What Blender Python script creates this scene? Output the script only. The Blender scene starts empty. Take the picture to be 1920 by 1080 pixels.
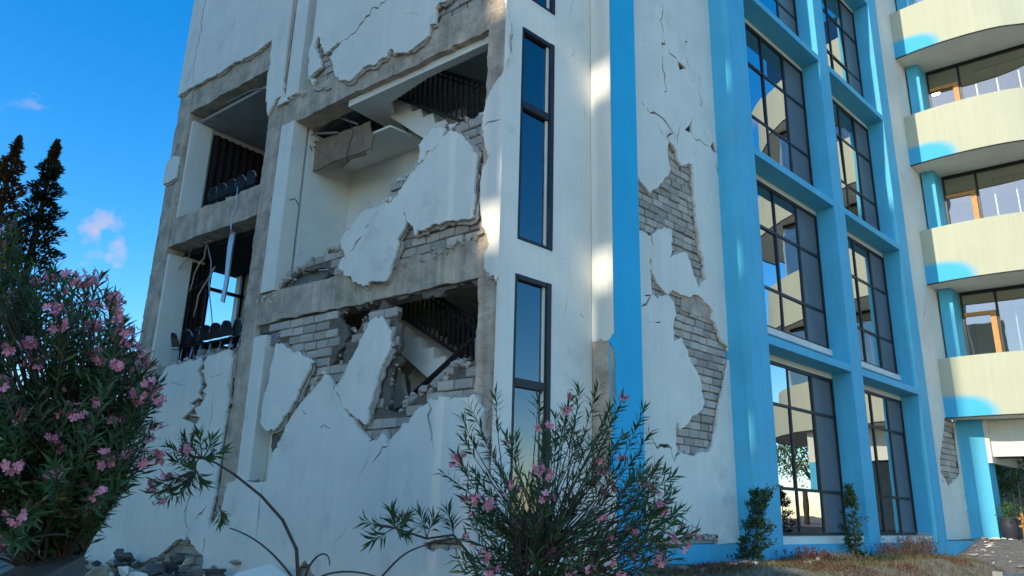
import bpy, bmesh, math, random
import numpy as np
from mathutils import Vector, Matrix
from mathutils.geometry import delaunay_2d_cdt
random.seed(7)
RNG = np.random.default_rng(7)
scene = bpy.context.scene
col = scene.collection

# ------------------------------------------------------------------ camera, sky, sun, exposure
PITCH, ROLL, FPX = 0.291253179, 0.0267476073, 1402.11837       # a phone held low, tilted up 16.7 degrees
_fw = Vector((0, math.cos(PITCH), math.sin(PITCH))); _r0 = Vector((1, 0, 0)); _u0 = _r0.cross(_fw)
CR = _r0 * math.cos(ROLL) + _u0 * math.sin(ROLL); CU = -_r0 * math.sin(ROLL) + _u0 * math.cos(ROLL)
cam = bpy.data.cameras.new('camera'); cam.sensor_width = 36; cam.lens = FPX / 1920 * 36
cam.clip_start = 0.05; cam.clip_end = 3000
camo = bpy.data.objects.new('camera', cam); col.objects.link(camo)
camo.matrix_world = Matrix(((CR.x, CU.x, -_fw.x, 0), (CR.y, CU.y, -_fw.y, 0), (CR.z, CU.z, -_fw.z, 0), (0, 0, 0, 1)))
scene.camera = camo

SUN_H = Vector((0.700, 0.714, 0)).normalized()                    # horizontal direction the sunlight travels
SUN_EL = math.radians(28)
world = bpy.data.worlds.new('World'); scene.world = world; world.use_nodes = True
wn = world.node_tree.nodes; wl = world.node_tree.links; wn.clear()
wo = wn.new('ShaderNodeOutputWorld'); bg = wn.new('ShaderNodeBackground'); sky = wn.new('ShaderNodeTexSky')
sky.sky_type = 'NISHITA'; sky.sun_disc = False; sky.sun_elevation = SUN_EL
sky.sun_rotation = math.atan2(-SUN_H.x, -SUN_H.y)
sky.air_density = 1.0; sky.dust_density = 0.3; sky.ozone_density = 3.0
hsv = wn.new('ShaderNodeHueSaturation'); hsv.inputs['Saturation'].default_value = 1.40
wl.new(sky.outputs[0], hsv.inputs['Color'])
geo = wn.new('ShaderNodeTexCoord'); mp = wn.new('ShaderNodeMapping'); mp.inputs['Scale'].default_value = (1.0, 1.0, 1.9)
nz = wn.new('ShaderNodeTexNoise'); nz.inputs['Scale'].default_value = 5.5; nz.inputs['Detail'].default_value = 7; nz.inputs['Roughness'].default_value = .55
wl.new(geo.outputs['Generated'], mp.inputs[0]); wl.new(mp.outputs[0], nz.inputs['Vector'])
rmp = wn.new('ShaderNodeValToRGB'); rmp.color_ramp.elements[0].position = .60; rmp.color_ramp.elements[1].position = .76
cd = wn.new('ShaderNodeVectorMath'); cd.operation = 'DOT_PRODUCT'; wl.new(geo.outputs['Generated'], cd.inputs[0]); cd.inputs[1].default_value = tuple((_fw * FPX + CR * (188 - 960) - CU * (446 - 540)).normalized())
cr2 = wn.new('ShaderNodeMapRange'); cr2.inputs[1].default_value = math.cos(.05); cr2.inputs[2].default_value = 1.0; cr2.inputs[3].default_value = 0; cr2.inputs[4].default_value = .20; wl.new(cd.outputs['Value'], cr2.inputs[0])
nz2 = wn.new('ShaderNodeTexNoise'); nz2.inputs['Scale'].default_value = 22; nz2.inputs['Detail'].default_value = 5; wl.new(geo.outputs['Generated'], nz2.inputs['Vector'])
m2 = wn.new('ShaderNodeMath'); m2.operation = 'MULTIPLY_ADD'; wl.new(nz2.outputs['Fac'], m2.inputs[0]); m2.inputs[1].default_value = .7; wl.new(cr2.outputs[0], m2.inputs[2])
m4 = wn.new('ShaderNodeMath'); m4.operation = 'GREATER_THAN'; wl.new(cr2.outputs[0], m4.inputs[0]); m4.inputs[1].default_value = .0001
m3 = wn.new('ShaderNodeMath'); m3.operation = 'MULTIPLY_ADD'; wl.new(m2.outputs[0], m3.inputs[0]); wl.new(m4.outputs[0], m3.inputs[1]); wl.new(nz.outputs['Fac'], m3.inputs[2])
m5 = wn.new('ShaderNodeMath'); m5.operation = 'MULTIPLY_ADD'; wl.new(m4.outputs[0], m5.inputs[0]); m5.inputs[1].default_value = -.37; wl.new(m3.outputs[0], m5.inputs[2])
wl.new(m5.outputs[0], rmp.inputs[0])
cm = wn.new('ShaderNodeMixRGB'); cm.inputs[2].default_value = (2.2, 1.95, 2.3, 1)
wl.new(rmp.outputs[0], cm.inputs[0]); wl.new(hsv.outputs[0], cm.inputs[1])
wl.new(cm.outputs[0], bg.inputs[0]); bg.inputs[1].default_value = 0.135
wl.new(bg.outputs[0], wo.inputs[0])

sun = bpy.data.lights.new('sun', 'SUN'); sun.energy = 2.0; sun.angle = math.radians(0.55); sun.color = (1.0, 0.92, 0.76)
suno = bpy.data.objects.new('sun', sun); col.objects.link(suno)
_sd = Vector((SUN_H.x * math.cos(SUN_EL), SUN_H.y * math.cos(SUN_EL), -math.sin(SUN_EL)))
suno.rotation_euler = _sd.to_track_quat('-Z', 'Y').to_euler(); suno.location = (-20, -20, 30)
scene.view_settings.view_transform = 'Standard'; scene.view_settings.look = 'None'
scene.view_settings.gamma = 1; scene.view_settings.exposure = 1.18
scene.view_settings.use_curve_mapping = False
scene.cycles.max_bounces = 8

# ------------------------------------------------------------------ the building's own axes
# u runs along the broken facade to the left of the corner, v along the blue window facade to the right, d is depth behind a facade
K = Vector((-0.1610214, 8.69416119, 0))
DA = Vector((-0.78298325, 0.62204278, 0)); NA = Vector((-0.62204278, -0.78298325, 0))
DB = Vector((0.72538891, 0.68833925, 0)); NB = Vector((0.68833925, -0.72538891, 0))
UP = Vector((0, 0, 1))
def PA(u, z, d=0.0): return K + DA * u - NA * d + UP * z
def PB(v, z, d=0.0): return K + DB * v - NB * d + UP * z
def PS(s, v, z): return K - DA * s + DB * v + UP * z              # plan coordinates: s to the right of the corner, v along the blue facade
PLANE = {'A': PA, 'B': PB}
def ray(x, y): return _fw * FPX + CR * (x - 960) - CU * (y - 540)
def onA(x, y, d=0.0):                                             # a point of the photograph measured on the broken facade, in metres
    R = ray(x, y); t = (K - NA * d).dot(NA) / R.dot(NA); P = R * t - K + NA * d
    return (P.dot(DA), P.z)
def onB(x, y, d=0.0):
    R = ray(x, y); t = (K - NB * d).dot(NB) / R.dot(NB); P = R * t - K + NB * d
    return (P.dot(DB), P.z)
def at(x, y, dist): return ray(x, y).normalized() * dist
def ztr(ox, oy, s, pts): return [(ox + p[0] / s, oy + p[1] / s) for p in pts]
def lA(pts, d=0.0): return [onA(x, y, d) for x, y in pts]
def lB(pts, d=0.0): return [onB(x, y, d) for x, y in pts]

# ------------------------------------------------------------------ materials
def mat(name, base, rough=.8, spec=.3, var=.0, vscale=3, bump=0, bscale=40, streak=0, dirt=None, dirtpos=(.5, .7), dscale=1.5, rand=0, metallic=0, coat=0, bdist=.02, det=6):
    m = bpy.data.materials.new(name); m.use_nodes = True
    n = m.node_tree.nodes; l = m.node_tree.links; b = n['Principled BSDF']
    b.inputs['Roughness'].default_value = rough; b.inputs['Specular IOR Level'].default_value = spec; b.inputs['Metallic'].default_value = metallic
    tc = n.new('ShaderNodeTexCoord')
    rgb = n.new('ShaderNodeRGB'); rgb.outputs[0].default_value = (*base, 1); out = rgb.outputs[0]
    def noise(scale, detail=det, vec=None, rough_=.6):
        t = n.new('ShaderNodeTexNoise'); t.inputs['Scale'].default_value = scale; t.inputs['Detail'].default_value = detail; t.inputs['Roughness'].default_value = rough_
        l.new(vec or tc.outputs['Object'], t.inputs['Vector']); return t.outputs['Fac']
    def mul(fac_socket, lo, hi, inp):
        mr = n.new('ShaderNodeMapRange'); l.new(fac_socket, mr.inputs[0])
        mr.inputs[1].default_value = .25; mr.inputs[2].default_value = .75; mr.inputs[3].default_value = lo; mr.inputs[4].default_value = hi
        x = n.new('ShaderNodeVectorMath'); x.operation = 'SCALE'; l.new(inp, x.inputs[0]); l.new(mr.outputs[0], x.inputs['Scale']); return x.outputs[0]
    if var:
        out = mul(noise(vscale), 1 - var, 1 + var, out)
    if streak:
        mpn = n.new('ShaderNodeMapping'); mpn.inputs['Scale'].default_value = (9, 9, .35); l.new(tc.outputs['Object'], mpn.inputs[0])
        out = mul(noise(1.0, 5, mpn.outputs[0]), 1 - streak, 1 + streak * .5, out)
    if dirt:
        f = noise(dscale, 9, None, .68); rp = n.new('ShaderNodeValToRGB'); rp.color_ramp.elements[0].position = dirtpos[0]; rp.color_ramp.elements[1].position = dirtpos[1]
        l.new(f, rp.inputs[0]); mx = n.new('ShaderNodeMixRGB'); l.new(rp.outputs[0], mx.inputs[0]); l.new(out, mx.inputs[1]); mx.inputs[2].default_value = (*dirt, 1); out = mx.outputs[0]
    if rand:
        oi = n.new('ShaderNodeObjectInfo'); mr = n.new('ShaderNodeMapRange'); l.new(oi.outputs['Random'], mr.inputs[0]); mr.inputs[3].default_value = 1 - rand; mr.inputs[4].default_value = 1 + rand
        x = n.new('ShaderNodeVectorMath'); x.operation = 'SCALE'; l.new(out, x.inputs[0]); l.new(mr.outputs[0], x.inputs['Scale']); out = x.outputs[0]
    l.new(out, b.inputs['Base Color'])
    if bump:
        bp = n.new('ShaderNodeBump'); bp.inputs['Strength'].default_value = bump; bp.inputs['Distance'].default_value = bdist
        l.new(noise(bscale, 8), bp.inputs['Height']); l.new(bp.outputs[0], b.inputs['Normal'])
    m['out'] = 1
    return m
M = {}
M['plaster'] = mat('white_plaster', (.88, .80, .65), .85, .2, var=.08, vscale=1.1, bump=.25, bscale=14, streak=.05, dirt=(.50, .47, .41), dirtpos=(.58, .86), dscale=1.3)
M['cream'] = mat('cream_plaster', (.78, .74, .62), .8, .25, var=.05, vscale=1.5, bump=.15, bscale=20, streak=.06)
M['inner'] = mat('inner_wall_paint', (.84, .79, .67), .8, .2, var=.08, vscale=1.2, bump=.1, bscale=12, dirt=(.40, .37, .32), dirtpos=(.6, .9))
M['blue'] = mat('blue_paint', (.095, .49, .67), .6, .3, var=.09, vscale=1.3, bump=.16, bscale=16, streak=.10, dirt=(.16, .40, .50), dirtpos=(.56, .85), dscale=1.7)
M['deepblue'] = mat('deep_blue_paint', (.022, .45, .68), .6, .3, var=.08, vscale=1.3, bump=.1, bscale=16, streak=.05)
M['concrete'] = mat('raw_concrete', (.57, .44, .315), .92, .2, var=.38, vscale=3.2, bump=.9, bscale=11, streak=.28, dirt=(.24, .19, .14), dirtpos=(.56, .82), dscale=2.6, bdist=.03)
M['broken'] = mat('broken_mortar', (.42, .335, .25), .95, .15, var=.4, vscale=7, bump=1.0, bscale=16, dirt=(.12, .10, .085), dirtpos=(.5, .75), dscale=6, bdist=.06)
M['brick'] = mat('grey_block', (.63, .525, .41), .92, .15, var=.22, vscale=9, bump=.8, bscale=28, rand=.26, dirt=(.26, .21, .165), dirtpos=(.56, .8), dscale=8, bdist=.02)
M['joint'] = mat('recessed_mortar', (.19, .15, .115), .95, .1, var=.3, vscale=9, bump=.8, bscale=30)
M['frame'] = mat('dark_window_metal', (.014, .012, .012), .45, .4, var=.3, vscale=6)
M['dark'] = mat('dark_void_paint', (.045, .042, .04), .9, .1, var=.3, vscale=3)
M['curtain'] = mat('dark_curtain_cloth', (.028, .018, .016), .9, .1, var=.3, vscale=5)
M['greycurt'] = mat('grey_curtain_cloth', (.46, .43, .40), .9, .1, var=.15, vscale=3, streak=.2)
M['steel'] = mat('pale_steel', (.45, .45, .45), .35, .5, var=.2, vscale=20, metallic=.6)
M['rail'] = mat('black_rail_metal', (.022, .017, .015), .5, .4, var=.3, vscale=8)
M['wood'] = mat('orange_wood', (.62, .27, .07), .55, .4, var=.2, vscale=8)
M['board'] = mat('brown_board', (.30, .215, .14), .85, .2, var=.25, vscale=6, bump=.5, bscale=14, streak=.2)
M['soil'] = mat('stony_soil', (.28, .225, .165), .97, .1, var=.4, vscale=2.2, bump=1, bscale=18, dirt=(.30, .27, .23), dirtpos=(.55, .72), dscale=5, bdist=.05)
M['gravel'] = mat('gravel_drive', (.24, .215, .185), .97, .1, var=.35, vscale=5, bump=1, bscale=45, dirt=(.13, .11, .095), dirtpos=(.5, .7), dscale=14, bdist=.04)
M['asphalt'] = mat('asphalt', (.05, .05, .052), .95, .2, var=.3, vscale=20, bump=.6, bscale=90)
M['kerb'] = mat('kerb_stone', (.30, .28, .25), .9, .2, var=.25, vscale=8, bump=.6, bscale=30)
M['chair'] = mat('chair_plastic', (.012, .013, .016), .6, .12, var=.3, vscale=8)
M['bark'] = mat('bark', (.10, .075, .055), .95, .1, var=.35, vscale=14, bump=.8, bscale=40)
M['pot'] = mat('dark_pot', (.03, .03, .035), .6, .4, var=.2, vscale=9)
M['bamboo'] = mat('bamboo_cane', (.50, .36, .20), .6, .3, var=.25, vscale=6)
M['darkstone'] = mat('dark_stone', (.13, .12, .105), .95, .15, var=.35, vscale=5, bump=.8, bscale=16)
M['navy'] = mat('navy_tarpaulin', (.012, .016, .045), .6, .3, var=.3, vscale=4, bump=.4, bscale=5)
M['stair'] = mat('stair_paint', (.88, .83, .70), .8, .2, var=.08, vscale=2, dirt=(.55, .42, .28), dirtpos=(.6, .85), dscale=2.2)
M['coat'] = mat('grey_scratch_coat', (.50, .44, .36), .95, .15, var=.28, vscale=5, bump=.9, bscale=30, dirt=(.30, .25, .2), dirtpos=(.55, .8), dscale=4)
M['oldrender'] = mat('old_grey_render', (.20, .215, .20), .9, .15, var=.15, vscale=3, bump=.3, bscale=14)
M['shade_wall'] = mat('shade_block_wall', (.46, .43, .38), .9, .2, var=.15, vscale=.6, bump=.2, bscale=8, streak=.15)  # surface of the added, unseen shading block

def leafmat(name, base, spec=.35, rough=.45, trans=.18, rand=.35, warm=None):
    m = bpy.data.materials.new(name); m.use_nodes = True; n = m.node_tree.nodes; l = m.node_tree.links; b = n['Principled BSDF']
    at_ = n.new('ShaderNodeAttribute'); at_.attribute_name = 'tone'
    mr = n.new('ShaderNodeMapRange'); l.new(at_.outputs['Fac'], mr.inputs[0]); mr.inputs[3].default_value = 1 - rand; mr.inputs[4].default_value = 1 + rand * 1.3
    rgb = n.new('ShaderNodeRGB'); rgb.outputs[0].default_value = (*base, 1)
    x = n.new('ShaderNodeVectorMath'); x.operation = 'SCALE'; l.new(rgb.outputs[0], x.inputs[0]); l.new(mr.outputs[0], x.inputs['Scale'])
    out = x.outputs[0]
    if warm:
        rp = n.new('ShaderNodeValToRGB'); rp.color_ramp.elements[0].position = .93; rp.color_ramp.elements[1].position = .97; l.new(at_.outputs['Fac'], rp.inputs[0])
        mx = n.new('ShaderNodeMixRGB'); l.new(rp.outputs[0], mx.inputs[0]); l.new(out, mx.inputs[1]); mx.inputs[2].default_value = (*warm, 1); out = mx.outputs[0]
    l.new(out, b.inputs['Base Color']); b.inputs['Roughness'].default_value = rough; b.inputs['Specular IOR Level'].default_value = spec
    if trans:
        t = n.new('ShaderNodeBsdfTranslucent'); l.new(out, t.inputs[0]); ms = n.new('ShaderNodeMixShader'); ms.inputs[0].default_value = trans
        l.new(b.outputs[0], ms.inputs[1]); l.new(t.outputs[0], ms.inputs[2]); l.new(ms.outputs[0], n['Material Output'].inputs[0])
    return m
M['leaf'] = leafmat('oleander_leaf', (.046, .092, .027), warm=(.32, .22, .04))
M['flower'] = leafmat('pink_petal', (.78, .28, .33), .2, .6, .25, .3)
M['needle'] = leafmat('conifer_needle', (.022, .040, .018), .2, .7, .1, .5)
M['tipneedle'] = leafmat('reddish_conifer_tip', (.10, .055, .02), .2, .7, .1, .4)
M['shrub'] = leafmat('juniper_needle', (.035, .075, .034), .2, .6, .1, .5)
M['dry'] = leafmat('dry_grass', (.13, .115, .055), .1, .9, .15, .5)
M['redleaf'] = leafmat('reddish_ground_leaf', (.13, .05, .03), .2, .7, .15, .5)
M['fern'] = leafmat('garden_leaf', (.07, .15, .035), .3, .5, .25, .5)

def glassmat(name, refl, tint, rough=.0):
    m = bpy.data.materials.new(name); m.use_nodes = True; n = m.node_tree.nodes; l = m.node_tree.links; n.remove(n['Principled BSDF'])
    g = n.new('ShaderNodeBsdfGlossy'); g.inputs['Color'].default_value = (.95, .96, .98, 1); g.inputs['Roughness'].default_value = rough
    t = n.new('ShaderNodeBsdfTransparent'); t.inputs['Color'].default_value = (*tint, 1)
    lw = n.new('ShaderNodeFresnel'); lw.inputs['IOR'].default_value = 1.5
    ad = n.new('ShaderNodeMath'); ad.operation = 'ADD'; ad.use_clamp = True; l.new(lw.outputs[0], ad.inputs[0]); ad.inputs[1].default_value = refl
    tcg = n.new('ShaderNodeTexCoord'); nzg = n.new('ShaderNodeTexNoise'); nzg.inputs['Scale'].default_value = .8; l.new(tcg.outputs['Object'], nzg.inputs['Vector'])
    bp = n.new('ShaderNodeBump'); bp.inputs['Strength'].default_value = .05; bp.inputs['Distance'].default_value = .05; l.new(nzg.outputs['Fac'], bp.inputs['Height']); l.new(bp.outputs[0], g.inputs['Normal'])
    ms = n.new('ShaderNodeMixShader'); l.new(ad.outputs[0], ms.inputs[0]); l.new(t.outputs[0], ms.inputs[1]); l.new(g.outputs[0], ms.inputs[2]); l.new(ms.outputs[0], n['Material Output'].inputs[0])
    return m
M['glass'] = glassmat('tinted_reflective_glass', .42, (.42, .44, .48))
M['glassr'] = mat('grey_window_film', (.15, .15, .15), .3, .35, var=.12, vscale=2, streak=.15)
M['glassc'] = glassmat('blue_reflective_glass', .11, (.62, .70, .80))
M['glassw'] = glassmat('clear_balcony_glass', .10, (.75, .78, .74))

# balcony colour: cream with a soft edged sky blue patch at the lower left end (uv = metres along the front, metres above the edge)
def balcony_colour():
    m = mat('balcony_colour', (.53, .52, .365), .7, .25, var=.04, vscale=1.2, bump=.12, bscale=18, streak=.07)
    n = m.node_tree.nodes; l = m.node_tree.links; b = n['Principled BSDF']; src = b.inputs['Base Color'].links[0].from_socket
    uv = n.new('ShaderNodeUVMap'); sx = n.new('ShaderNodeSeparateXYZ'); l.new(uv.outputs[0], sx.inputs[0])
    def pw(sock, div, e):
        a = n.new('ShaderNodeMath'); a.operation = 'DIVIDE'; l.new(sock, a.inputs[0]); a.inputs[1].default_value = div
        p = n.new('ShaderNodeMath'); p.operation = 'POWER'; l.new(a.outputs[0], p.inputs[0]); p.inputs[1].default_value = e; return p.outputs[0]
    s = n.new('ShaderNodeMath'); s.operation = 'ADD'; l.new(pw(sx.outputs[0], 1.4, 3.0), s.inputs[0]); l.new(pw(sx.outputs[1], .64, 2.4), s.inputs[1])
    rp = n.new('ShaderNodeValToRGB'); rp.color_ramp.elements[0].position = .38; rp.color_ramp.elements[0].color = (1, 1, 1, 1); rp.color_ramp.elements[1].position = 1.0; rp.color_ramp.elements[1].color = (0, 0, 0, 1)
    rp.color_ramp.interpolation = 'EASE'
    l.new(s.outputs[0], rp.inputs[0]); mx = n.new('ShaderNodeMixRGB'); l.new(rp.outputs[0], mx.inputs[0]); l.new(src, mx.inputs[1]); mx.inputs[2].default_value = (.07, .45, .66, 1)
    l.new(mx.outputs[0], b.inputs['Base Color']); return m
M['balcony'] = balcony_colour()

# ------------------------------------------------------------------ object helpers
WLOC = {}
def tag(o, label=None, cat=None, group=None, kind=None):
    if label: o['label'] = label
    if cat: o['category'] = cat
    if group: o['group'] = group
    if kind: o['kind'] = kind
    return o
def empty(name, loc, label, cat, group=None, rz=0):
    o = bpy.data.objects.new(name, None); col.objects.link(o); o.location = loc; o.rotation_euler = (0, 0, rz); o.empty_display_size = .2
    WLOC[o.name] = Matrix.Translation(loc) @ Matrix.Rotation(rz, 4, 'Z'); return tag(o, label, cat, group)
def adopt(o, parent, keep=True):
    if parent is None: return o
    o.parent = parent
    pm = WLOC.get(parent.name, Matrix.Identity(4))
    if keep: o.matrix_parent_inverse = pm.inverted()
    return o
def link(name, me, parent=None, mw=None, keep=True):
    o = bpy.data.objects.new(name, me); col.objects.link(o)
    if mw is not None: o.matrix_basis = mw
    WLOC[o.name] = mw.copy() if mw is not None else Matrix.Identity(4)
    return adopt(o, parent, keep)
def mesh(name, verts, faces, m, smooth=False):
    me = bpy.data.meshes.new(name); me.from_pydata([tuple(v) for v in verts], [], faces); me.materials.append(m)
    if smooth: me.polygons.foreach_set('use_smooth', [True] * len(me.polygons))
    me.update(); return me
class MB:
    def __init__(s): s.v = []; s.f = []
    def quadbox(s, c):                                             # eight corners, bottom ring then top ring
        b = len(s.v); s.v += [Vector(p) for p in c]
        s.f += [tuple(b + i for i in q) for q in ((3, 2, 1, 0), (4, 5, 6, 7), (0, 1, 5, 4), (1, 2, 6, 5), (2, 3, 7, 6), (3, 0, 4, 7))]; return s
    def boxA(s, u0, u1, z0, z1, d0, d1): return s.quadbox([PA(u1, z0, d0), PA(u0, z0, d0), PA(u0, z0, d1), PA(u1, z0, d1), PA(u1, z1, d0), PA(u0, z1, d0), PA(u0, z1, d1), PA(u1, z1, d1)])
    def boxB(s, v0, v1, z0, z1, d0, d1): return s.quadbox([PB(v0, z0, d0), PB(v1, z0, d0), PB(v1, z0, d1), PB(v0, z0, d1), PB(v0, z1, d0), PB(v1, z1, d0), PB(v1, z1, d1), PB(v0, z1, d1)])
    def boxS(s, s0, s1, v0, v1, z0, z1): return s.quadbox([PS(s0, v0, z0), PS(s1, v0, z0), PS(s1, v1, z0), PS(s0, v1, z0), PS(s0, v0, z1), PS(s1, v0, z1), PS(s1, v1, z1), PS(s0, v1, z1)])
    def box(s, x0, x1, y0, y1, z0, z1): return s.quadbox([(x0, y0, z0), (x1, y0, z0), (x1, y1, z0), (x0, y1, z0), (x0, y0, z1), (x1, y0, z1), (x1, y1, z1), (x0, y1, z1)])
    def bar(s, a, b, w, h=None, n=4, up=UP):                          # a straight bar between two points
        a, b = Vector(a), Vector(b); h = h or w; t = (b - a).normalized(); x = t.cross(up)
        if x.length < 1e-4: x = t.cross(Vector((1, 0, 0)))
        x.normalize(); y = x.cross(t); base = len(s.v)
        for p in (a, b):
            for k in range(n):
                an = 2 * math.pi * (k + .5) / n; f = 1.4142 if n == 4 else 1
                s.v.append(p + x * math.cos(an) * w / 2 * f + y * math.sin(an) * h / 2 * f)
        for k in range(n): s.f.append((base + k, base + (k + 1) % n, base + n + (k + 1) % n, base + n + k))
        s.f.append(tuple(base + k for k in reversed(range(n)))); s.f.append(tuple(base + n + k for k in range(n))); return s
    def tube(s, pts, radii, n=6):
        pts = [Vector(p) for p in pts]; base = len(s.v); ref = Vector((.3, .9, .2))
        for i, p in enumerate(pts):
            t = (pts[min(i + 1, len(pts) - 1)] - pts[max(i - 1, 0)]).normalized(); x = t.cross(ref)
            if x.length < .05: x = t.cross(UP)
            x.normalize(); y = t.cross(x); r = radii[i] if isinstance(radii, (list, tuple)) else radii
            for k in range(n): an = 2 * math.pi * k / n; s.v.append(p + (x * math.cos(an) + y * math.sin(an)) * r)
        for i in range(len(pts) - 1):
            for k in range(n): a = base + i * n + k; b2 = base + i * n + (k + 1) % n; s.f.append((a, b2, b2 + n, a + n))
        s.f.append(tuple(base + k for k in reversed(range(n)))); e = base + (len(pts) - 1) * n; s.f.append(tuple(e + k for k in range(n))); return s
    def build(s, name, m, parent=None, smooth=False): return link(name, mesh(name, s.v, s.f, m, smooth), parent)

def pip(P, poly):                                                 # points inside polygon (numpy, even-odd)
    P = np.asarray(P, float); poly = np.asarray(poly, float); x, y = P[:, 0], P[:, 1]; inside = np.zeros(len(P), bool)
    x0, y0 = poly[:, 0], poly[:, 1]; x1, y1 = np.roll(x0, -1), np.roll(y0, -1)
    for a, b, c, d in zip(x0, y0, x1, y1):
        if b == d: continue
        cnd = ((b > y) != (d > y)) & (x < (c - a) * (y - b) / (d - b) + a); inside ^= cnd
    return inside
def ragged(pts, amp=.03, seg=.09, straight=lambda a, b: False, rnd=random):
    out = []; n = len(pts)
    for i in range(n):
        a, b = pts[i], pts[(i + 1) % n]; L = math.hypot(b[0] - a[0], b[1] - a[1]); out.append(a)
        if straight(a, b) or L < seg: continue
        k = max(2, int(L / seg)); nx, ny = -(b[1] - a[1]) / L, (b[0] - a[0]) / L; w = 0
        for j in range(1, k):
            w = .55 * w + rnd.gauss(0, amp); t = (j + rnd.uniform(-.3, .3)) / k; f = min(1, 3 * min(t, 1 - t) + .25)
            out.append((a[0] + (b[0] - a[0]) * t + nx * w * f, a[1] + (b[1] - a[1]) * t + ny * w * f))
    res = []; n = len(out)
    for i in range(n):
        a, b = out[i], out[(i + 1) % n]; L = math.hypot(b[0] - a[0], b[1] - a[1]); res.append(a)
        if straight(a, b) or L < .035 or L > .3: continue
        nx, ny = -(b[1] - a[1]) / L, (b[0] - a[0]) / L; w = rnd.gauss(0, amp * .55) * (2.4 if rnd.random() < .14 else 1); t = rnd.uniform(.3, .7)
        res.append((a[0] + (b[0] - a[0]) * t + nx * w, a[1] + (b[1] - a[1]) * t + ny * w))
    return res
def slit(pts, w, taper=True, rnd=random):                         # a crack: a thin closed outline along a polyline in metres
    pts = ragged_line(pts, w * .8, .07, rnd); n = len(pts); L = []; R = []
    for i, p in enumerate(pts):
        a, b = pts[max(i - 1, 0)], pts[min(i + 1, n - 1)]; dx, dy = b[0] - a[0], b[1] - a[1]; q = math.hypot(dx, dy) or 1
        t = i / max(1, n - 1); ww = w * (.25 + .75 * math.sin(math.pi * min(max(t, .04), .96)) if taper else 1) * rnd.uniform(.55, 1.25) / 2
        L.append((p[0] - dy / q * ww, p[1] + dx / q * ww)); R.append((p[0] + dy / q * ww, p[1] - dx / q * ww))
    return L + R[::-1]
def ragged_line(pts, amp, seg, rnd=random):
    out = []
    for a, b in zip(pts[:-1], pts[1:]):
        L = math.hypot(b[0] - a[0], b[1] - a[1]); k = max(1, int(L / seg)); nx, ny = (-(b[1] - a[1]) / L, (b[0] - a[0]) / L) if L else (0, 0)
        for j in range(k):
            t = j / k; w = 0 if j == 0 else rnd.gauss(0, amp); out.append((a[0] + (b[0] - a[0]) * t + nx * w, a[1] + (b[1] - a[1]) * t + ny * w))
    out.append(pts[-1]); return out
def slab(name, outers, holes, d0, d1, plane, m, parent, wav=0.0, tilt=None):
    """a sheet cut to the outlines `outers` less `holes`, with real thickness d0..d1 behind the facade plane"""
    verts = []; edges = []
    for lp in outers + holes:
        b = len(verts); verts += [Vector((float(x), float(y))) for x, y in lp]; edges += [(b + i, b + (i + 1) % len(lp)) for i in range(len(lp))]
    vo, eo, fo, *_ = delaunay_2d_cdt(verts, edges, [], 0, 1e-5)
    V = np.array([(v.x, v.y) for v in vo]); F = np.array([f[:3] for f in fo]); C = V[F].mean(1)
    keep = np.zeros(len(F), bool)
    for o in outers: keep |= pip(C, o)
    for h in holes: keep &= ~pip(C, h)
    F = F[keep]
    a, b, c = V[F[:, 0]], V[F[:, 1]], V[F[:, 2]]; ar = (b[:, 0] - a[:, 0]) * (c[:, 1] - a[:, 1]) - (b[:, 1] - a[:, 1]) * (c[:, 0] - a[:, 0])
    F = F[np.abs(ar) > 1e-9]; ar = ar[np.abs(ar) > 1e-9]; F[ar < 0] = F[ar < 0][:, ::-1]
    used = np.unique(F); mp_ = {int(k): i for i, k in enumerate(used)}; P = PLANE[plane]; n = len(used)
    fr = [d0 + (random.uniform(-wav, wav) if wav else 0) for _ in range(n)]
    if tilt: fr = [f + tilt(*V[k]) for f, k in zip(fr, used)]
    vv = [P(V[k][0], V[k][1], f) for k, f in zip(used, fr)] + [P(V[k][0], V[k][1], f + (d1 - d0)) for k, f in zip(used, fr)]
    ff = []; cnt = {}
    for t in F:
        i, j, k = (mp_[int(x)] for x in t)
        for e in ((i, j), (j, k), (k, i)): cnt[e] = 1
        if plane == 'A': ff += [(k, j, i), (i + n, j + n, k + n)]
        else: ff += [(i, j, k), (k + n, j + n, i + n)]
    for (i, j) in cnt:
        if (j, i) not in cnt: ff.append((i, j, j + n, i + n) if plane == 'A' else (j, i, i + n, j + n))
    return link(name, mesh(name, vv, ff, m), parent)

def add_tone(me, tones_per_vert):
    a = me.attributes.new('tone', 'FLOAT', 'POINT'); a.data.foreach_set('value', np.asarray(tones_per_vert, np.float32))

# ------------------------------------------------------------------ ground
CAM_S, CAM_V = 6.47, -6.77
def sv(x, y):
    p = Vector((x, y, 0)) - Vector((K.x, K.y, 0)); det = (-DA.x) * DB.y - DB.x * (-DA.y)
    return ((p.x * DB.y - DB.x * p.y) / det, ((-DA.x) * p.y - p.x * (-DA.y)) / det)
def gz(x, y):
    s, v = sv(x, y)
    z = -1.06 + .70 * min(1, max(0, (v - 12.2) / 3.7))
    t = min(1, max(0, (-v + .5 + s * .0) / 6)); tt = min(1, max(0, (s - 1.2) / 5)); far = max(t, tt * min(1, max(0, (13 - v) / 6)))
    z -= .5 * far * far * (3 - 2 * far)
    sm = lambda a, b, t: (lambda q: q * q * (3 - 2 * q))(min(1, max(0, (t - a) / (b - a))))
    z += .42 * sm(.3, 2.2, v) * (1 - sm(10.9, 12.1, v)) * (1 - sm(1.5, 2.6, s))
    if s < 1.6 and -1 < v < 13: z += .03 * math.sin(3.1 * s + v) + .03 * math.sin(2.3 * v)
    return z
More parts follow.
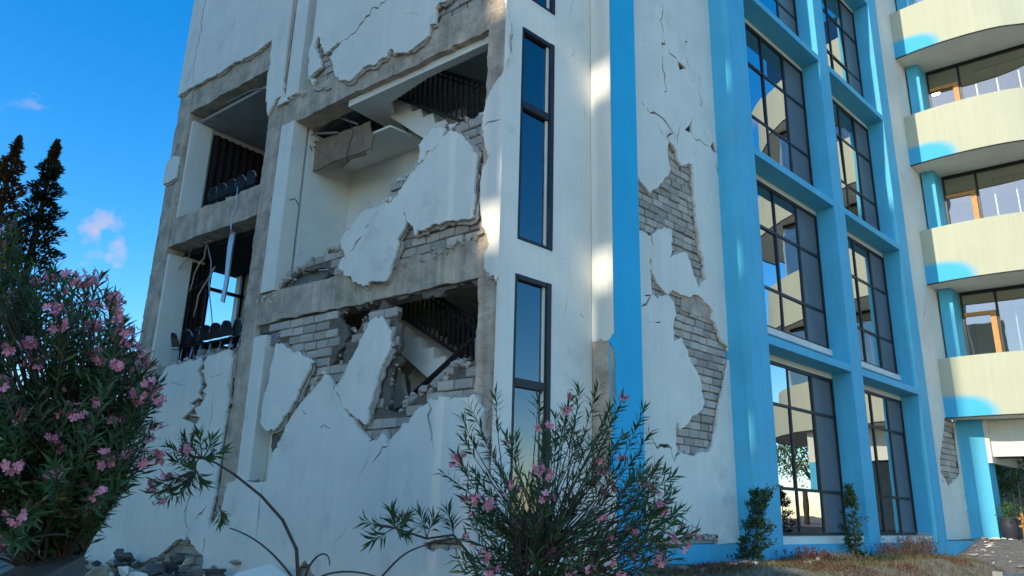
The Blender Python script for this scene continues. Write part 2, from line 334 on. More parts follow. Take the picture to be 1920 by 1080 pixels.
def ground():
    g = [0]; st = .35
    while g[-1] < 900:
        g.append(g[-1] + st); st = min(st * (1.0 if g[-1] < 22 else 1.25), 150)
    xs = np.array([-q for q in g[:0:-1]] + g); ys = xs + 6; vs = []; fs = []
    for y in ys:
        for x in xs: vs.append((x, y, gz(x, y) - (0 if abs(x) < 25 and abs(y - 6) < 25 else .0)))
    nx = len(xs)
    for j in range(len(ys) - 1):
        for i in range(nx - 1): a = j * nx + i; fs.append((a, a + 1, a + nx + 1, a + nx))
    return tag(link('ground', mesh('ground', vs, fs, M['soil'], True)), kind='structure')
ground()
def strip(name, pl, m, lift, kind='structure'):                   # a sheet laid on the ground from a plan outline in (s, v)
    vs = []; fs = []; N = 14; (a, b, c, d) = pl
    for j in range(N + 1):
        for i in range(N + 1):
            fx, fy = i / N, j / N; s = (a[0] * (1 - fx) + b[0] * fx) * (1 - fy) + (d[0] * (1 - fx) + c[0] * fx) * fy; v = (a[1] * (1 - fx) + b[1] * fx) * (1 - fy) + (d[1] * (1 - fx) + c[1] * fx) * fy
            p = PS(s, v, 0); vs.append((p.x, p.y, gz(p.x, p.y) + lift))
    for j in range(N):
        for i in range(N): q = j * (N + 1) + i; fs.append((q, q + 1, q + N + 2, q + N + 1))
    return tag(link(name, mesh(name, vs, fs, m, True)), kind=kind)
strip('driveway', [(.45, 11.6), (2.1, 11.6), (3.6, 22), (-.2, 22)], M['gravel'], .02)
strip('road', [(2.32, 9.5), (9, 9.5), (9, 24), (4.0, 24)], M['asphalt'], .03)
kb = MB()
for k in range(14):
    a = (2.12 + .118 * k, 10.0 + .95 * k * .95); b = (2.12 + .118 * (k + .97), 10.0 + .95 * (k + .97) * .95); pa = PS(*a, 0); pb = PS(*b, 0); za = gz(pa.x, pa.y); zb = gz(pb.x, pb.y)
    o = Vector((NB.x, NB.y, 0)) * .16; q = [Vector((pa.x, pa.y, za - .1)), Vector((pb.x, pb.y, zb - .1)), Vector((pb.x, pb.y, zb - .1)) + o, Vector((pa.x, pa.y, za - .1)) + o]
    kb.quadbox(q + [p + UP * .21 for p in q])
tag(kb.build('kerb', M['kerb']), kind='structure')

# ------------------------------------------------------------------ the damaged building
BLD = empty('damaged_building', PA(0, -1.1), 'white and blue building with cracked plaster, broken corner walls and curved balconies', 'building')
def part(name, mb, m, parent=None, smooth=False): return mb.build(name, m, parent or BLD, smooth)
ZTOP = 17.2
HR = lambda a, b: abs(a[0] - b[0]) < .05 or False

# --- concrete frame of the broken facade
def frame_piece(name, pl, d0=.05, d1=.42, amp=.012): return slab(name, [ragged(pl, amp, .12)], [], d0, d1, 'A', M['concrete'], BLD, wav=.006)
def rect(u0, u1, z0, z1): return [(u0, z0), (u1, z0), (u1, z1), (u0, z1)]
frame_piece('column', rect(.045, .37, -1.2, ZTOP), d1=.27)
frame_piece('column', [(5.13, -1.2), (5.62, -1.2), (5.55, 2.5), (5.59, 6.6), (5.6, ZTOP), (5.22, ZTOP), (5.18, 6.4), (5.15, 2.5)], d0=.04)
frame_piece('column', [(8.64, -1.2), (9.42, -1.2), (9.2, 1.2), (9.15, 4), (9.17, ZTOP), (8.67, ZTOP)])
frame_piece('beam', rect(.375, 5.17, 6.45, 6.98), .055, .42)
frame_piece('beam', rect(.375, 5.14, 2.82, 3.34), .055, .42)
frame_piece('beam', rect(5.60, 8.66, 7.90, 8.50), .055, .42)
frame_piece('beam', rect(5.60, 8.62, 4.88, 5.46), .055, .42)
frame_piece('beam', rect(5.60, 8.66, 2.0, 2.40), .05, .42)

# --- white strip and recess beside the second column
w = MB()
w.boxA(4.745, 5.115, 6.99, ZTOP, .02, .30).boxA(4.745, 5.12, 3.36, 6.44, .02, .30).boxA(4.785, 5.13, .36, 2.62, .02, .30)
part('pilaster_strip', w, M['plaster'])
w = MB(); w.boxA(4.40, 4.74, 6.99, ZTOP, .30, .36).boxA(4.36, 4.78, .2, 2.8, .30, .36); part('recess_wall', w, M['inner'])

# --- outlines traced on the facade, in metres
z1 = lambda p: lA(ztr(240, 0, 4, p)); z2 = lambda p: lA(ztr(240, 200, 4, p)); z3 = lambda p: lA(ztr(480, 0, 4, p)); z4 = lambda p: lA(ztr(480, 200, 4, p))
z5 = lambda p: lA(ztr(480, 400, 4, p)); z6 = lambda p: lA(ztr(480, 560, 4, p)); z8 = lambda p: lA(ztr(140, 640, 4, p))
vert = lambda a, b: abs(a[0] - b[0]) < .06 and abs(a[1] - b[1]) > .5
def offset(pts, lo, hi, outward=True, straight=lambda a, b: False):   # the outline moved out (or in) by an uneven amount
    n = len(pts); A2 = sum(pts[i][0] * pts[(i + 1) % n][1] - pts[(i + 1) % n][0] * pts[i][1] for i in range(n)); sg = (1 if A2 > 0 else -1) * (1 if outward else -1); out = []; w = random.uniform(lo, hi)
    for i in range(n):
        a, b, c = pts[i - 1], pts[i], pts[(i + 1) % n]
        if straight(a, b) or straight(b, c): out.append(b); continue
        dx, dy = c[0] - a[0], c[1] - a[1]; L = math.hypot(dx, dy) or 1; w = min(hi, max(lo, w + random.gauss(0, (hi - lo) * .35))); out.append((b[0] + dy / L * w * sg, b[1] - dx / L * w * sg))
    return out
E1_ = None
TA = []                                                           # (outlines, holes) of every plaster sheet, to know which blocks show
def sheet(outer, holes=(), amp=.016, seg=.07, d0=-.018, th=.04, parent=BLD, straight=None, tilt=None):
    oo = [ragged(outer, amp, seg, straight or vert)]; hh = [h for h in holes]
    if len(oo[0]) > 24: slab('scratch_coat', [offset(oo[0], -.012, .055, True, vert)], [offset(h, 0, .03, False) if h is E1_ else h for h in hh], .0225, .052, 'A', M['coat'], BLD, wav=.002)
    TA.append((oo, hh)); return slab('plaster_sheet', oo, hh, d0, d0 + th, 'A', M['plaster'], parent, wav=.0015, tilt=tilt)

# upper left, above the first opening
sheet([(9.2, ZTOP), (9.17, 8.44)] + z1([(480, 655), (560, 620), (700, 545), (820, 462), (900, 430), (1000, 365), (1060, 318), (1085, 308), (1072, 420), (1052, 560), (1040, 740), (1050, 870), (1100, 770), (1135, 735), (1165, 728)]) + [(5.22, 7.6), (5.25, 9.12), (5.25, ZTOP)],
      [slit(lA([(396, -60), (388, -10), (381, 30), (377, 62), (370, 95), (363, 140), (360, 172)]), .055), slit(z1([(1150, 240), (1155, 300), (1120, 450), (1060, 580)]), .012)])
# upper main sheet with its long crack and the bare patch at its left
E1 = z3([(475, 268), (440, 352), (470, 400), (488, 470), (490, 505), (398, 585), (440, 600), (425, 650), (620, 640), (625, 575), (605, 590), (585, 500), (558, 448), (585, 390), (645, 322), (600, 345), (525, 408), (500, 340), (488, 300)])
E1_ = ragged(E1, .012, .06)
sheet(z3([(432, 300), (398, 400), (396, 585), (430, 640), (520, 650), (605, 575), (650, 607), (700, 612), (745, 578), (805, 508), (880, 492), (960, 430), (985, 433), (1020, 368), (1055, 402), (1140, 400), (1200, 350), (1270, 298), (1300, 270), (1307, 190), (1350, 178), (1352, 60), (1380, 20), (1430, 12), (1445, -40)]) + [(.9, 7.75), (.75, ZTOP), (4.44, ZTOP), (4.44, 8.8)],
      [E1_, slit(z3([(640, 322), (690, 300), (770, 222), (830, 130), (900, 60), (990, 0), (1040, -50)]), .05), slit(z3([(1100, 105), (1170, 98), (1240, 120)]), .01)])
sheet(lA([(528, 182), (536, 183), (540, 190), (520, 200)]) + [], amp=.01)
# left piece and main piece of the mid storey
PL1 = z4([(1230, 285), (1290, 232), (1332, 186), (1380, 168), (1424, 164), (1427, 205), (1372, 300), (1312, 338), (1272, 408), (1240, 432)])
PL2 = z4([(1480, 185), (1520, 200), (1570, 238), (1620, 292), (1640, 352), (1672, 392), (1662, 500), (1650, 600), (1655, 700), (1642, 830), (1562, 850), (1490, 855), (1340, 885), (1290, 912), (1240, 935), (1225, 905), (1205, 972), (1172, 892), (1142, 862), (1115, 785), (1132, 832), (1142, 880), (1110, 940), (1075, 990)]) + \
    z5([(1085, 220), (1060, 310), (1030, 400), (1010, 470), (965, 517), (870, 515), (855, 542), (790, 532), (740, 522), (720, 470), (690, 475), (640, 425), (630, 398), (680, 330), (655, 270), (645, 200)]) + \
    z4([(652, 1000), (680, 950), (740, 880), (770, 822), (830, 780), (900, 760), (960, 740), (1015, 735), (1025, 680), (1020, 730), (1080, 668), (1140, 570), (1200, 490), (1245, 435), (1282, 392), (1302, 350), (1345, 322), (1390, 262), (1432, 222)])
sheet(PL1, tilt=lambda u, z: -.03)
sheet(PL2, [slit(z4([(676, 948), (720, 918)]), .05), slit(z4([(832, 918), (862, 886)]), .05), slit(z5([(715, 300), (745, 270), (800, 185)]), .05), slit(z4([(920, 790), (925, 832)]), .03), slit(z4([(1110, 780), (1170, 690)]), .008)], tilt=lambda u, z: -.02)
# right-hand strip beside the corner, all storeys
PL3 = [(0.0, ZTOP)] + [(0.0, -1.15)] + z6([(1800, 1200), (1785, 1000), (1760, 860), (1720, 832), (1700, 782), (1690, 700)])
PL3 = [(0.0, ZTOP), (0.0, 2.75)] + z5([(1800, 510), (1785, 462), (1760, 470), (1716, 402), (1720, 340), (1756, 230)]) + z4([(1755, 1030), (1740, 962), (1700, 900), (1690, 800), (1690, 600), (1700, 480), (1722, 440), (1752, 372), (1712, 222), (1700, 130)]) + z3([(1712, 1050), (1702, 950), (1712, 850), (1742, 740), (1782, 650), (1860, 540), (1882, 470), (1900, 440), (1895, 300), (1910, 200)]) + [(.06, 6.9), (.08, 8), (.07, ZTOP)]
sheet(PL3, [slit(z3([(1710, 955), (1780, 915), (1840, 900)]), .03)], amp=.01)
# lower storey: triangle at left, spire, and the big lower body
sheet(z6([(168, 340), (212, 338), (242, 372), (290, 412), (340, 402), (382, 440), (441, 482), (402, 560), (342, 680), (292, 780), (222, 880), (150, 992), (85, 982), (50, 930), (60, 850), (80, 720), (110, 640), (140, 480)]), tilt=lambda u, z: -.025)
sheet(z6([(862, 178), (902, 140), (950, 135), (990, 200), (1026, 252), (1026, 350), (1010, 392), (970, 470), (945, 530), (920, 600), (902, 680), (872, 780), (850, 880), (838, 945), (800, 922), (762, 902), (708, 860), (650, 780), (606, 690), (602, 655), (642, 620), (690, 530), (742, 430), (790, 310), (830, 240)]), tilt=lambda u, z: -.012)
low = z6([(560, 600), (520, 570), (490, 622), (432, 690), (372, 750), (322, 812), (272, 880), (230, 952), (202, 1030), (172, 1082)]) + lA([(521, 832), (508, 870), (500, 906), (494, 905), (470, 904), (430, 905), (418, 950), (398, 985), (386, 1000)]) + [(5.6, -1.2), (.02, -1.2), (.02, .2)] + lA([(915, 880), (912, 830), (905, 790)]) + \
    z6([(1720, 838), (1660, 765), (1640, 718), (1540, 742), (1460, 772), (1450, 742), (1372, 732), (1365, 768), (1300, 770), (1290, 790), (1250, 812), (1180, 880), (1150, 935), (1112, 932), (1100, 962), (1050, 1022), (1020, 1055), (1008, 1075), (985, 1082), (960, 1012), (940, 1022), (900, 1066), (850, 1075), (828, 1022), (788, 982), (740, 905), (700, 872), (642, 782), (596, 692)])
sheet(low, [slit(z6([(1300, 775), (1320, 830), (1296, 880), (1310, 950), (1326, 1010), (1322, 1070)]), .05), slit(z6([(350, 826), (384, 866)]), .035), slit(z6([(480, 962), (500, 966), (518, 945), (540, 968), (565, 970)]), .022),
            slit(lA([(700, 868), (714, 850), (727, 838), (731, 822)]), .03), slit(lA([(493, 912), (489, 945), (485, 980), (482, 1005)]), .03), slit(lA([(808, 795), (813, 828), (820, 852)]), .012),
            ragged(lA([(795, 1020), (812, 1012), (845, 1007), (868, 1012), (866, 1030), (838, 1034), (825, 1028), (815, 1036), (800, 1030)]), .01, .05),
            ragged(lA([(555, 1068), (575, 1050), (600, 1090), (560, 1100)]), .01, .05), slit(lA([(670, 955), (676, 950)]), .02)] + [slit([(u, z), (u + random.uniform(-.12, .12), z - random.uniform(.1, .3)), (u + random.uniform(-.25, .25), z - random.uniform(.3, .6))], random.uniform(.006, .012)) for u, z in [(random.uniform(.6, 4.6), random.uniform(-.3, .9)) for _ in range(9)]], amp=.014)
# lower left storey
lowl = z8([(560, 400), (600, 330), (640, 270), (700, 190), (740, 178), (800, 168), (870, 142), (900, 150), (945, 118), (965, 190), (1000, 120), (1100, 88), (1178, 72), (1172, 200), (1150, 420), (1120, 640)]) + lA([(405, 905), (396, 960), (391, 1000), (386, 1002), (380, 1035)]) + [(5.63, -.8)] + lA([(352, 1005), (348, 1012), (335, 1010), (318, 1025), (290, 1045), (250, 1058)]) + [(8.4, -1.2), (9.75, -1.2)] + lA([(158, 1040), (160, 985), (190, 930), (205, 900), (240, 790)])
sheet(lowl, [slit(z8([(978, 180), (965, 260), (945, 380), (920, 520), (900, 640), (885, 760)]), .17, False), slit(z8([(1056, 335), (1040, 460), (1022, 600), (1004, 745)]), .03), slit(z8([(690, 262), (740, 310), (810, 330), (900, 300)]), .008),
            slit(lA([(357, 902), (360, 925), (352, 950), (351, 985), (349, 1004)]), .05), slit(lA([(388, 945), (380, 962), (369, 975)]), .04), slit(z8([(1020, 268), (1100, 250), (1150, 215)]), .008)], amp=.016)
for px_ in ([(262, 345 + 200 - 152), (262, 392), (268, 340), (308, 300)],): pass
sheet(z2([(300, 402), (340, 370), (385, 378), (360, 530), (320, 560), (258, 578)]) , amp=.01, d0=-.004)

# --- masonry infill behind the plaster, with the holes broken through it
mid_wall = z4([(1700, 60), (1640, 50), (1560, 85), (1470, 105), (1400, 130), (1340, 170), (1290, 225), (1240, 280), (1222, 300), (1225, 400), (1190, 405), (1140, 470), (1060, 535), (1020, 570), (980, 640), (930, 690), (880, 760), (800, 815), (760, 830), (650, 1000), (632, 1020)]) + \
    z5([(640, 265), (560, 262), (510, 262), (480, 290), (440, 330), (400, 345), (350, 360), (280, 410), (210, 470), (150, 540), (115, 580), (115, 640)]) + [(5.1, 3.30), (.37, 3.34), (.37, 5.6)]
pocket = z5([(208, 486), (300, 430), (440, 400), (505, 405), (440, 510), (395, 570), (330, 592), (190, 636), (130, 640)])
H3 = z6([(1030, 0), (1700, -160), (1640, 150), (1636, 455), (1560, 470), (1470, 470), (1420, 540), (1370, 600), (1290, 640), (1220, 690), (1120, 740), (1100, 790), (1040, 835), (940, 830), (962, 760), (966, 660), (970, 560), (985, 490), (1012, 400), (1030, 372), (1048, 300), (1060, 180), (1030, 110), (980, 60), (930, 10), (890, -30)])
H4 = z6([(590, 130), (640, 80), (700, 40), (880, 0), (905, 20), (870, 70), (830, 100), (760, 160), (728, 230), (690, 260), (640, 340), (612, 400), (620, 450), (600, 480), (520, 490), (560, 430), (580, 380), (640, 290), (650, 200)])
H5 = z6([(-40, 130), (-30, 240), (60, 250), (150, 330), (125, 480), (90, 640), (60, 740), (45, 860), (45, 935), (80, 985), (70, 1100), (100, 1200), (60, 1400), (-90, 1400)])
low_wall = [(5.12, 2.81), (5.12, -1.2), (.37, -1.2), (.37, 2.81)]
up_wall = [(4.42, 6.98), (.37, 6.98), (.37, ZTOP), (4.42, ZTOP)]
left_wall = [(8.64, 2.42), (5.62, 2.42), (5.62, -1.2), (8.64, -1.2)]
sq = lambda a, b: True
MASON = {}
holes_low = [ragged(H3, .03, .1), ragged(H4, .03, .1), ragged(H5, .01, .15)]
MASON['mid'] = ([ragged(mid_wall, .03, .1, vert)], [ragged(pocket, .015, .1)])
MASON['low'] = ([low_wall], holes_low)
MASON['up'] = ([up_wall], []); MASON['left'] = ([left_wall], [])
def covered(P):                                                   # which points of the facade are still under plaster
    c = np.zeros(len(P), bool)
    for oo, hh in TA:
        k = np.zeros(len(P), bool)
        for o in oo: k |= pip(P, o)
        for h in hh: k &= ~pip(P, h)
        c |= k
    return c
def brickmesh(k):
    r = random.Random(100 + k); j = lambda a: r.uniform(-a, a)
    ring = lambda sx, sz, d: [Vector((x * sx + j(.018), d + j(.012), z * sz + j(.03))) for x, z in ((-.5, -.5), (0 + j(.2), -.5), (.5, -.5), (.5, 0 + j(.2)), (.5, .5), (0 + j(.2), .5), (-.5, .5), (-.5, 0 + j(.2)))]
    v = ring(1, 1, .5) + ring(1, 1, -.34) + ring(.93, .86, -.5); f = []
    for b in (0, 8):
        for i in range(8): f.append((b + i, b + (i + 1) % 8, b + 8 + (i + 1) % 8, b + 8 + i))
    v.append(Vector((j(.1), -.5 + j(.05), j(.1)))); f += [(16 + i, 16 + (i + 1) % 8, 24) for i in range(8)]
    return mesh('brick', v, f, M['brick'])
BRICKS = [brickmesh(k) for k in range(9)]
def bricks(masonry, region, holes, plane, bw, bh, d, cover, tilt=0.0, wob=.3):
    xs = [p[0] for o in region for p in o]; zs = [p[1] for o in region for p in o]; n = 0
    rows = int((max(zs) - min(zs)) / bh) + 2; ax, nrm = (DA, NA) if plane == 'A' else (DB, NB)
    sgn = -1 if plane == 'A' else 1
    cand = []
    for r in range(rows):
        z = min(zs) + (r + .5) * bh; x = min(xs) - bw * (.5 if r % 2 else 0) - .1
        while x < max(xs) + bw:
            ww = bw * random.uniform(.88, 1.1); cand.append((x + ww / 2, z, ww)); x += ww
    G = [(i, k) for i in (-1, -.5, 0, .5, 1) for k in (-1, 0, 1)]
    S = np.array([(cx + i * ww * .46, cz + k * bh * .42) for cx, cz, ww in cand for i, k in G])
    ins = np.zeros(len(S), bool); hin = np.zeros(len(S), bool)
    for o in region: ins |= pip(S, o)
    for h in holes: hin |= pip(S, h)
    ins &= ~hin; vis = ~cover(S) & ins; g = len(G)
    I, H, Vs = ins.reshape(-1, g).mean(1), hin.reshape(-1, g).mean(1), vis.reshape(-1, g).any(1)
    B = Matrix(((ax.x * sgn, -nrm.x, 0, 0), (ax.y * sgn, -nrm.y, 0, 0), (0, 0, 1, 0), (0, 0, 0, 1)))
    for q in np.nonzero((I > .5) & (H < .10) & Vs)[0]:
        cx, cz, ww = cand[q]; pos = PLANE[plane](cx, cz, d + random.uniform(-.016, .016) + .05)
        Rt = Matrix.Rotation(random.gauss(0, .02 * wob) + tilt, 4, 'Y') @ Matrix.Rotation(random.gauss(0, .02 * wob), 4, 'Z')
        link('brick', random.choice(BRICKS), masonry, Matrix.Translation(pos) @ B @ Rt @ Matrix.Diagonal((ww - random.uniform(.012, .022), .1, bh - random.uniform(.010, .02), 1)), keep=True); n += 1
    return n
NB_ = {}
for key, (reg, hol) in MASON.items():
    mo = slab('masonry', reg, hol, .098, .165, 'A', M['joint'] if key != 'left' else M['broken'], BLD, wav=.008)
    NB_[key] = bricks(mo, reg, hol, 'A', .29, .138, .072, covered)
# smooth old render behind the pocket, broken edge lumps along the holes
slab('plaster_sheet', [z5([(150, 640), (130, 600), (210, 470), (330, 410), (500, 395), (520, 410), (440, 520), (330, 600)])], [], .2, .23, 'A', M['oldrender'], BLD)
def lump(k):
    r = random.Random(k); bm = bmesh.new()
    for _ in range(16):
        v = Vector((r.gauss(0, 1), r.gauss(0, 1), r.gauss(0, 1))).normalized(); bm.verts.new((v.x * r.uniform(.35, .55), v.y * r.uniform(.3, .55), v.z * r.uniform(.3, .5)))
    res = bmesh.ops.convex_hull(bm, input=bm.verts); bmesh.ops.delete(bm, geom=[g for g in res['geom_interior'] if isinstance(g, bmesh.types.BMVert)], context='VERTS')
    me = bpy.data.meshes.new('rubble_chunk'); bm.to_mesh(me); bm.free(); me.materials.append(M['brick'] if k % 3 else M['broken']); return me
LUMPS = [lump(300 + k) for k in range(10)]
def edge_lumps(line, n, d0, d1, s0, s1, plane='A'):               # crumbled masonry left sticking to a broken edge, one joined part
    vs, fs = [], []
    seg = [math.hypot(b[0] - a[0], b[1] - a[1]) for a, b in zip(line[:-1], line[1:])]; tot = sum(seg)
    for _ in range(n):
        t = random.uniform(0, tot); i = 0
        while i < len(seg) - 1 and t > seg[i]: t -= seg[i]; i += 1
        a, b = line[i], line[i + 1]; f = t / max(seg[i], 1e-6); p = PLANE[plane](a[0] + (b[0] - a[0]) * f + random.gauss(0, .03), a[1] + (b[1] - a[1]) * f + random.gauss(0, .03), random.uniform(d0, d1))
        me = random.choice(LUMPS); sc = random.uniform(s0, s1); R = Matrix.Rotation(random.uniform(0, 6.28), 3, Vector((random.random(), random.random(), random.random() + .1)).normalized()); o = len(vs)
        vs += [p + R @ Vector((v.co.x * sc, v.co.y * sc, v.co.z * sc * .8)) for v in me.vertices]; fs += [tuple(o + k for k in q.vertices) for q in me.polygons]
    o = link('broken_edge', mesh('broken_edge', vs, fs, M['brick']), BLD); o['kind'] = 'stuff'; return o
edge_lumps(mid_wall[:21], 90, .06, .24, .06, .20)
edge_lumps(mid_wall[20:33], 50, .06, .22, .06, .2)
edge_lumps(H3[4:13], 46, .05, .2, .06, .17); edge_lumps(H3[13:19], 14, .08, .2, .04, .10); edge_lumps(H4, 26, .06, .2, .04, .10)
edge_lumps(z5([(1090, 380), (1180, 330), (1280, 320), (1400, 280), (1500, 210), (1600, 170), (1700, 160)]), 60, .03, .12, .05, .14)
edge_lumps(lA([(500, 905), (470, 903), (436, 905), (428, 910)]), 20, .02, .2, .04, .10)
edge_lumps(z5([(120, 640), (60, 640), (-10, 660)]), 22, .02, .2, .04, .12); edge_lumps(z1([(1140, 740), (1220, 735), (1300, 690), (1400, 650)]), 30, .02, .1, .03, .09)
edge_lumps(z8([(620, 185), (700, 180), (800, 150), (1000, 110), (1180, 60)]), 40, .03, .3, .04, .12)
edge_lumps(z6([(170, 1080), (250, 930), (330, 790), (440, 600), (520, 490)]), 40, .02, .1, .05, .12)

edge_lumps([(4.3, 3.36), (.6, 3.36)], 60, .1, .4, .03, .11); edge_lumps([(5.7, 5.47), (8.5, 5.47)], 50, .08, .4, .02, .08); edge_lumps([(5.7, 2.43), (8.5, 2.43)], 70, .08, .5, .03, .11)
# --- interiors behind the broken facade
w = MB(); w.boxA(4.74, 5.1, -1.2, ZTOP, .36, 6); part('inner_wall', w, M['inner'])            # stair hall left wall
w = MB(); w.boxA(3.55, 4.74, 3.4, 6.4, 1.36, 1.48).boxA(2.9, 3.55, 5.42, 6.4, 1.36, 1.48).boxA(2.0, 2.9, 3.4, 6.4, 1.36, 1.48); part('inner_wall', w, M['inner'])
w = MB(); w.boxA(2.9, 3.55, 3.4, 5.42, 2.3, 2.36); part('inner_door', w, M['inner'])
w = MB(); w.boxA(4.74, 9.4, -1.2, ZTOP, 6, 6.25)
for za, zb_ in ((-1.2, -.1), (3.0, 3.5), (7.85, 8.2), (10.2, ZTOP)): w.boxA(0, 4.739, za, zb_, 6, 6.25)
part('rear_wall', w, M['inner'])
w = MB(); w.boxA(.06, .36, -1.2, ZTOP, 1.1, 6); part('inner_wall', w, M['inner'])
w = MB()
for za, zb_ in ((-1.2, .1), (2.95, 3.5), (7.85, 8.2), (9.8, ZTOP)): w.boxA(.36, 4.74, za, zb_, 3.4, 3.5)
for za, zb_ in ((.1, 2.95), (3.5, 7.85), (8.2, 9.8)): w.boxA(3.0, 4.74, za, zb_, 3.4, 3.5).boxA(.36, .6, za, zb_, 3.4, 3.5)
part('inner_wall', w, M['inner'])
def flat_panel(name, pl, z0, z1, m):                                # a horizontal panel from its (u, d) outline
    w = MB(); n_ = len(pl); w.v = [PA(u, z0, d) for u, d in pl] + [PA(u, z1, d) for u, d in pl]; w.f = [tuple(range(n_)), tuple(reversed(range(n_, 2 * n_)))] + [(i, i + n_, (i + 1) % n_ + n_, (i + 1) % n_) for i in range(n_)]
    part(name, w, m)
flat_panel('ceiling_panel', [(2.86, .56), (2.74, 1.355), (4.735, 1.355), (4.735, 1.12), (4.3, .98), (3.95, 1.02), (3.6, .66), (3.4, .56)], 5.95, 5.99, M['inner'])
slp = [(3.47, .16), (.37, .16), (.37, .30), (1.75, .30), (2.80, .48), (3.02, .78), (3.25, 1.25), (3.47, 1.25)]
w = MB(); n_ = len(slp); w.v = [PA(u, 6.33, d) for u, d in slp] + [PA(u, 6.45, d) for u, d in slp]; w.f = [tuple(range(n_)), tuple(reversed(range(n_, 2 * n_)))] + [(i, i + n_, (i + 1) % n_ + n_, (i + 1) % n_) for i in range(n_)]
part('landing_slab', w, M['inner'])
w = MB(); w.boxA(.37, 4.74, 3.0, 3.3, .45, 3.4); part('floor_slab', w, M['concrete'])
w = MB(); w.boxA(.37, 4.74, 9.8, 10.1, .45, 3.4).boxA(.37, 4.74, 7.9, 8.0, 1.3, 3.4); part('floor_slab', w, M['inner'])
def flight(u0, z0, d, n, tread=.255, rise=.20, width=1.0, m='cream'):
    pts = []
    for k in range(n): pts += [(u0 - tread * k, z0 - rise * k), (u0 - tread * (k + 1), z0 - rise * k)]
    pts += [(u0 - tread * n, z0 - rise * n), (u0 - tread * n - .1, z0 - rise * n - .42), (u0 + .28, z0 - .1)]
    slab('stair_flight', [pts], [], d, d + width, 'A', M[m], BLD)
def balustrade(a, b, h, d, n, name='balustrade'):                  # posts and rails between two foot points on the facade grid
    pa, pb = PA(*a, d), PA(*b, d); r = MB(); r.bar(pa + UP * h, pb + UP * h, .06, .05); r.bar(pa + UP * .08, pb + UP * .08, .035, .05); r.bar(pa + UP * (h - .1), pb + UP * (h - .1), .03, .03)
    ro = part(name, r, M['rail'])
    bm_ = MB(); L = pb - pa
    b0 = MB(); b0.box(-.010, .010, -.014, .014, .08, h - .02); me = mesh('baluster', b0.v, b0.f, M['rail'])
    for k in range(n):
        p = pa + L * ((k + .5) / n); link('baluster', me, ro, Matrix.Translation(p) @ Matrix.Rotation(.9 + random.uniform(-.05, .05), 4, 'Z'))
def stair_measured(pts, ox, oy, d, width):
    slab('stair_flight', [lA(ztr(ox, oy, 4, pts), d)], [], d, d + width, 'A', M['stair'], BLD)
SD = .78
stair_measured([(1085, 735), (1085, 800), (1160, 770), (1165, 838), (1240, 815), (1250, 882), (1330, 842), (1340, 925), (1425, 895), (1432, 980), (1520, 950), (1520, 1200), (1260, 1040), (1000, 872), (1000, 800), (1010, 760)], 480, 0, SD, .9)
stair_measured([(1060, 150), (1060, 218), (1140, 208), (1140, 300), (1225, 288), (1225, 380), (1332, 362), (1332, 450), (1420, 430), (1420, 520), (1510, 500), (1510, 590), (1430, 720), (1280, 586), (1030, 362), (960, 300), (960, 180)], 480, 560, SD, .9)
q_ = lambda x, y, oy: onA(480 + x / 4, oy + y / 4, SD - .05)
balustrade(q_(1020, 752, 0), q_(1725, 1010, 0), onA(480 + 1265 / 4, 515 / 4, SD - .05)[1] - onA(480 + 1265 / 4, 842 / 4, SD - .05)[1], SD - .05, 19)
balustrade(q_(1000, 110, 560), q_(1640, 545, 560), onA(480 + 1370 / 4, 560 + 10 / 4, SD - .05)[1] - onA(480 + 1370 / 4, 560 + 362 / 4, SD - .05)[1], SD - .05, 19)
r = MB(); r.bar(PA(*onA(890, 632, .6), .6), PA(*onA(764, 748, .6), .6), .045, .04).bar(PA(*onA(890, 638, .6), .6), PA(*onA(764, 754, .6), .6), .02, .02); part('fallen_handrail', r, M['rail'])
slab('wall_fragment', [lA(ztr(480, 560, 4, [(1060, 540), (1088, 560), (1095, 640), (1115, 720), (1090, 800), (1030, 832), (1035, 700)]), 1.0)], [], 1.0, 1.08, 'A', M['inner'], BLD)
slab('wall_fragment', [lA(ztr(480, 560, 4, [(1190, 520), (1280, 590), (1240, 650), (1160, 710), (1160, 620), (1140, 590)]), 1.1)], [], 1.1, 1.18, 'A', M['inner'], BLD)
slab('wall_fragment', [lA(ztr(480, 560, 4, [(985, 490), (1000, 420), (1100, 430), (1095, 470), (1060, 500)]), .8)], [], .8, .88, 'A', M['inner'], BLD)
slab('wall_fragment', [lA(ztr(480, 400, 4, [(1370, 580), (1400, 550), (1555, 520), (1555, 570), (1500, 640), (1470, 655)]), 1.9)], [], 1.9, 1.95, 'A', M['plaster'], BLD)
# torn ceiling board, its hangers and the dark ceiling void
slab('ceiling_board', [ragged(lA(ztr(480, 200, 4, [(285, 470), (300, 330), (360, 300), (850, 108), (862, 190), (882, 215), (868, 312), (720, 360), (600, 402), (520, 440), (450, 475), (370, 512), (330, 480)]), .5), .01, .08)], [], .5, .53, 'A', M['board'], BLD)
w = MB()
for a, b in (((372, 182), (360, 400)), ((375, 205), (610, 195)), ((580, 65), (760, 130)), ((190, 210), (450, 260)), ((425, 60), (420, 110)), ((270, 280), (440, 300))):
    pa = onA(480 + a[0] / 4, 200 + a[1] / 4, .46); pb = onA(480 + b[0] / 4, 200 + b[1] / 4, .46); w.bar(PA(*pa, .46), PA(*pb, .46), .035, .03)
part('ceiling_hanger', w, M['steel'])
w = MB(); w.boxA(3.5, 4.74, 6.36, 6.42, .5, 3.3); part('ceiling_void', w, M['dark'])
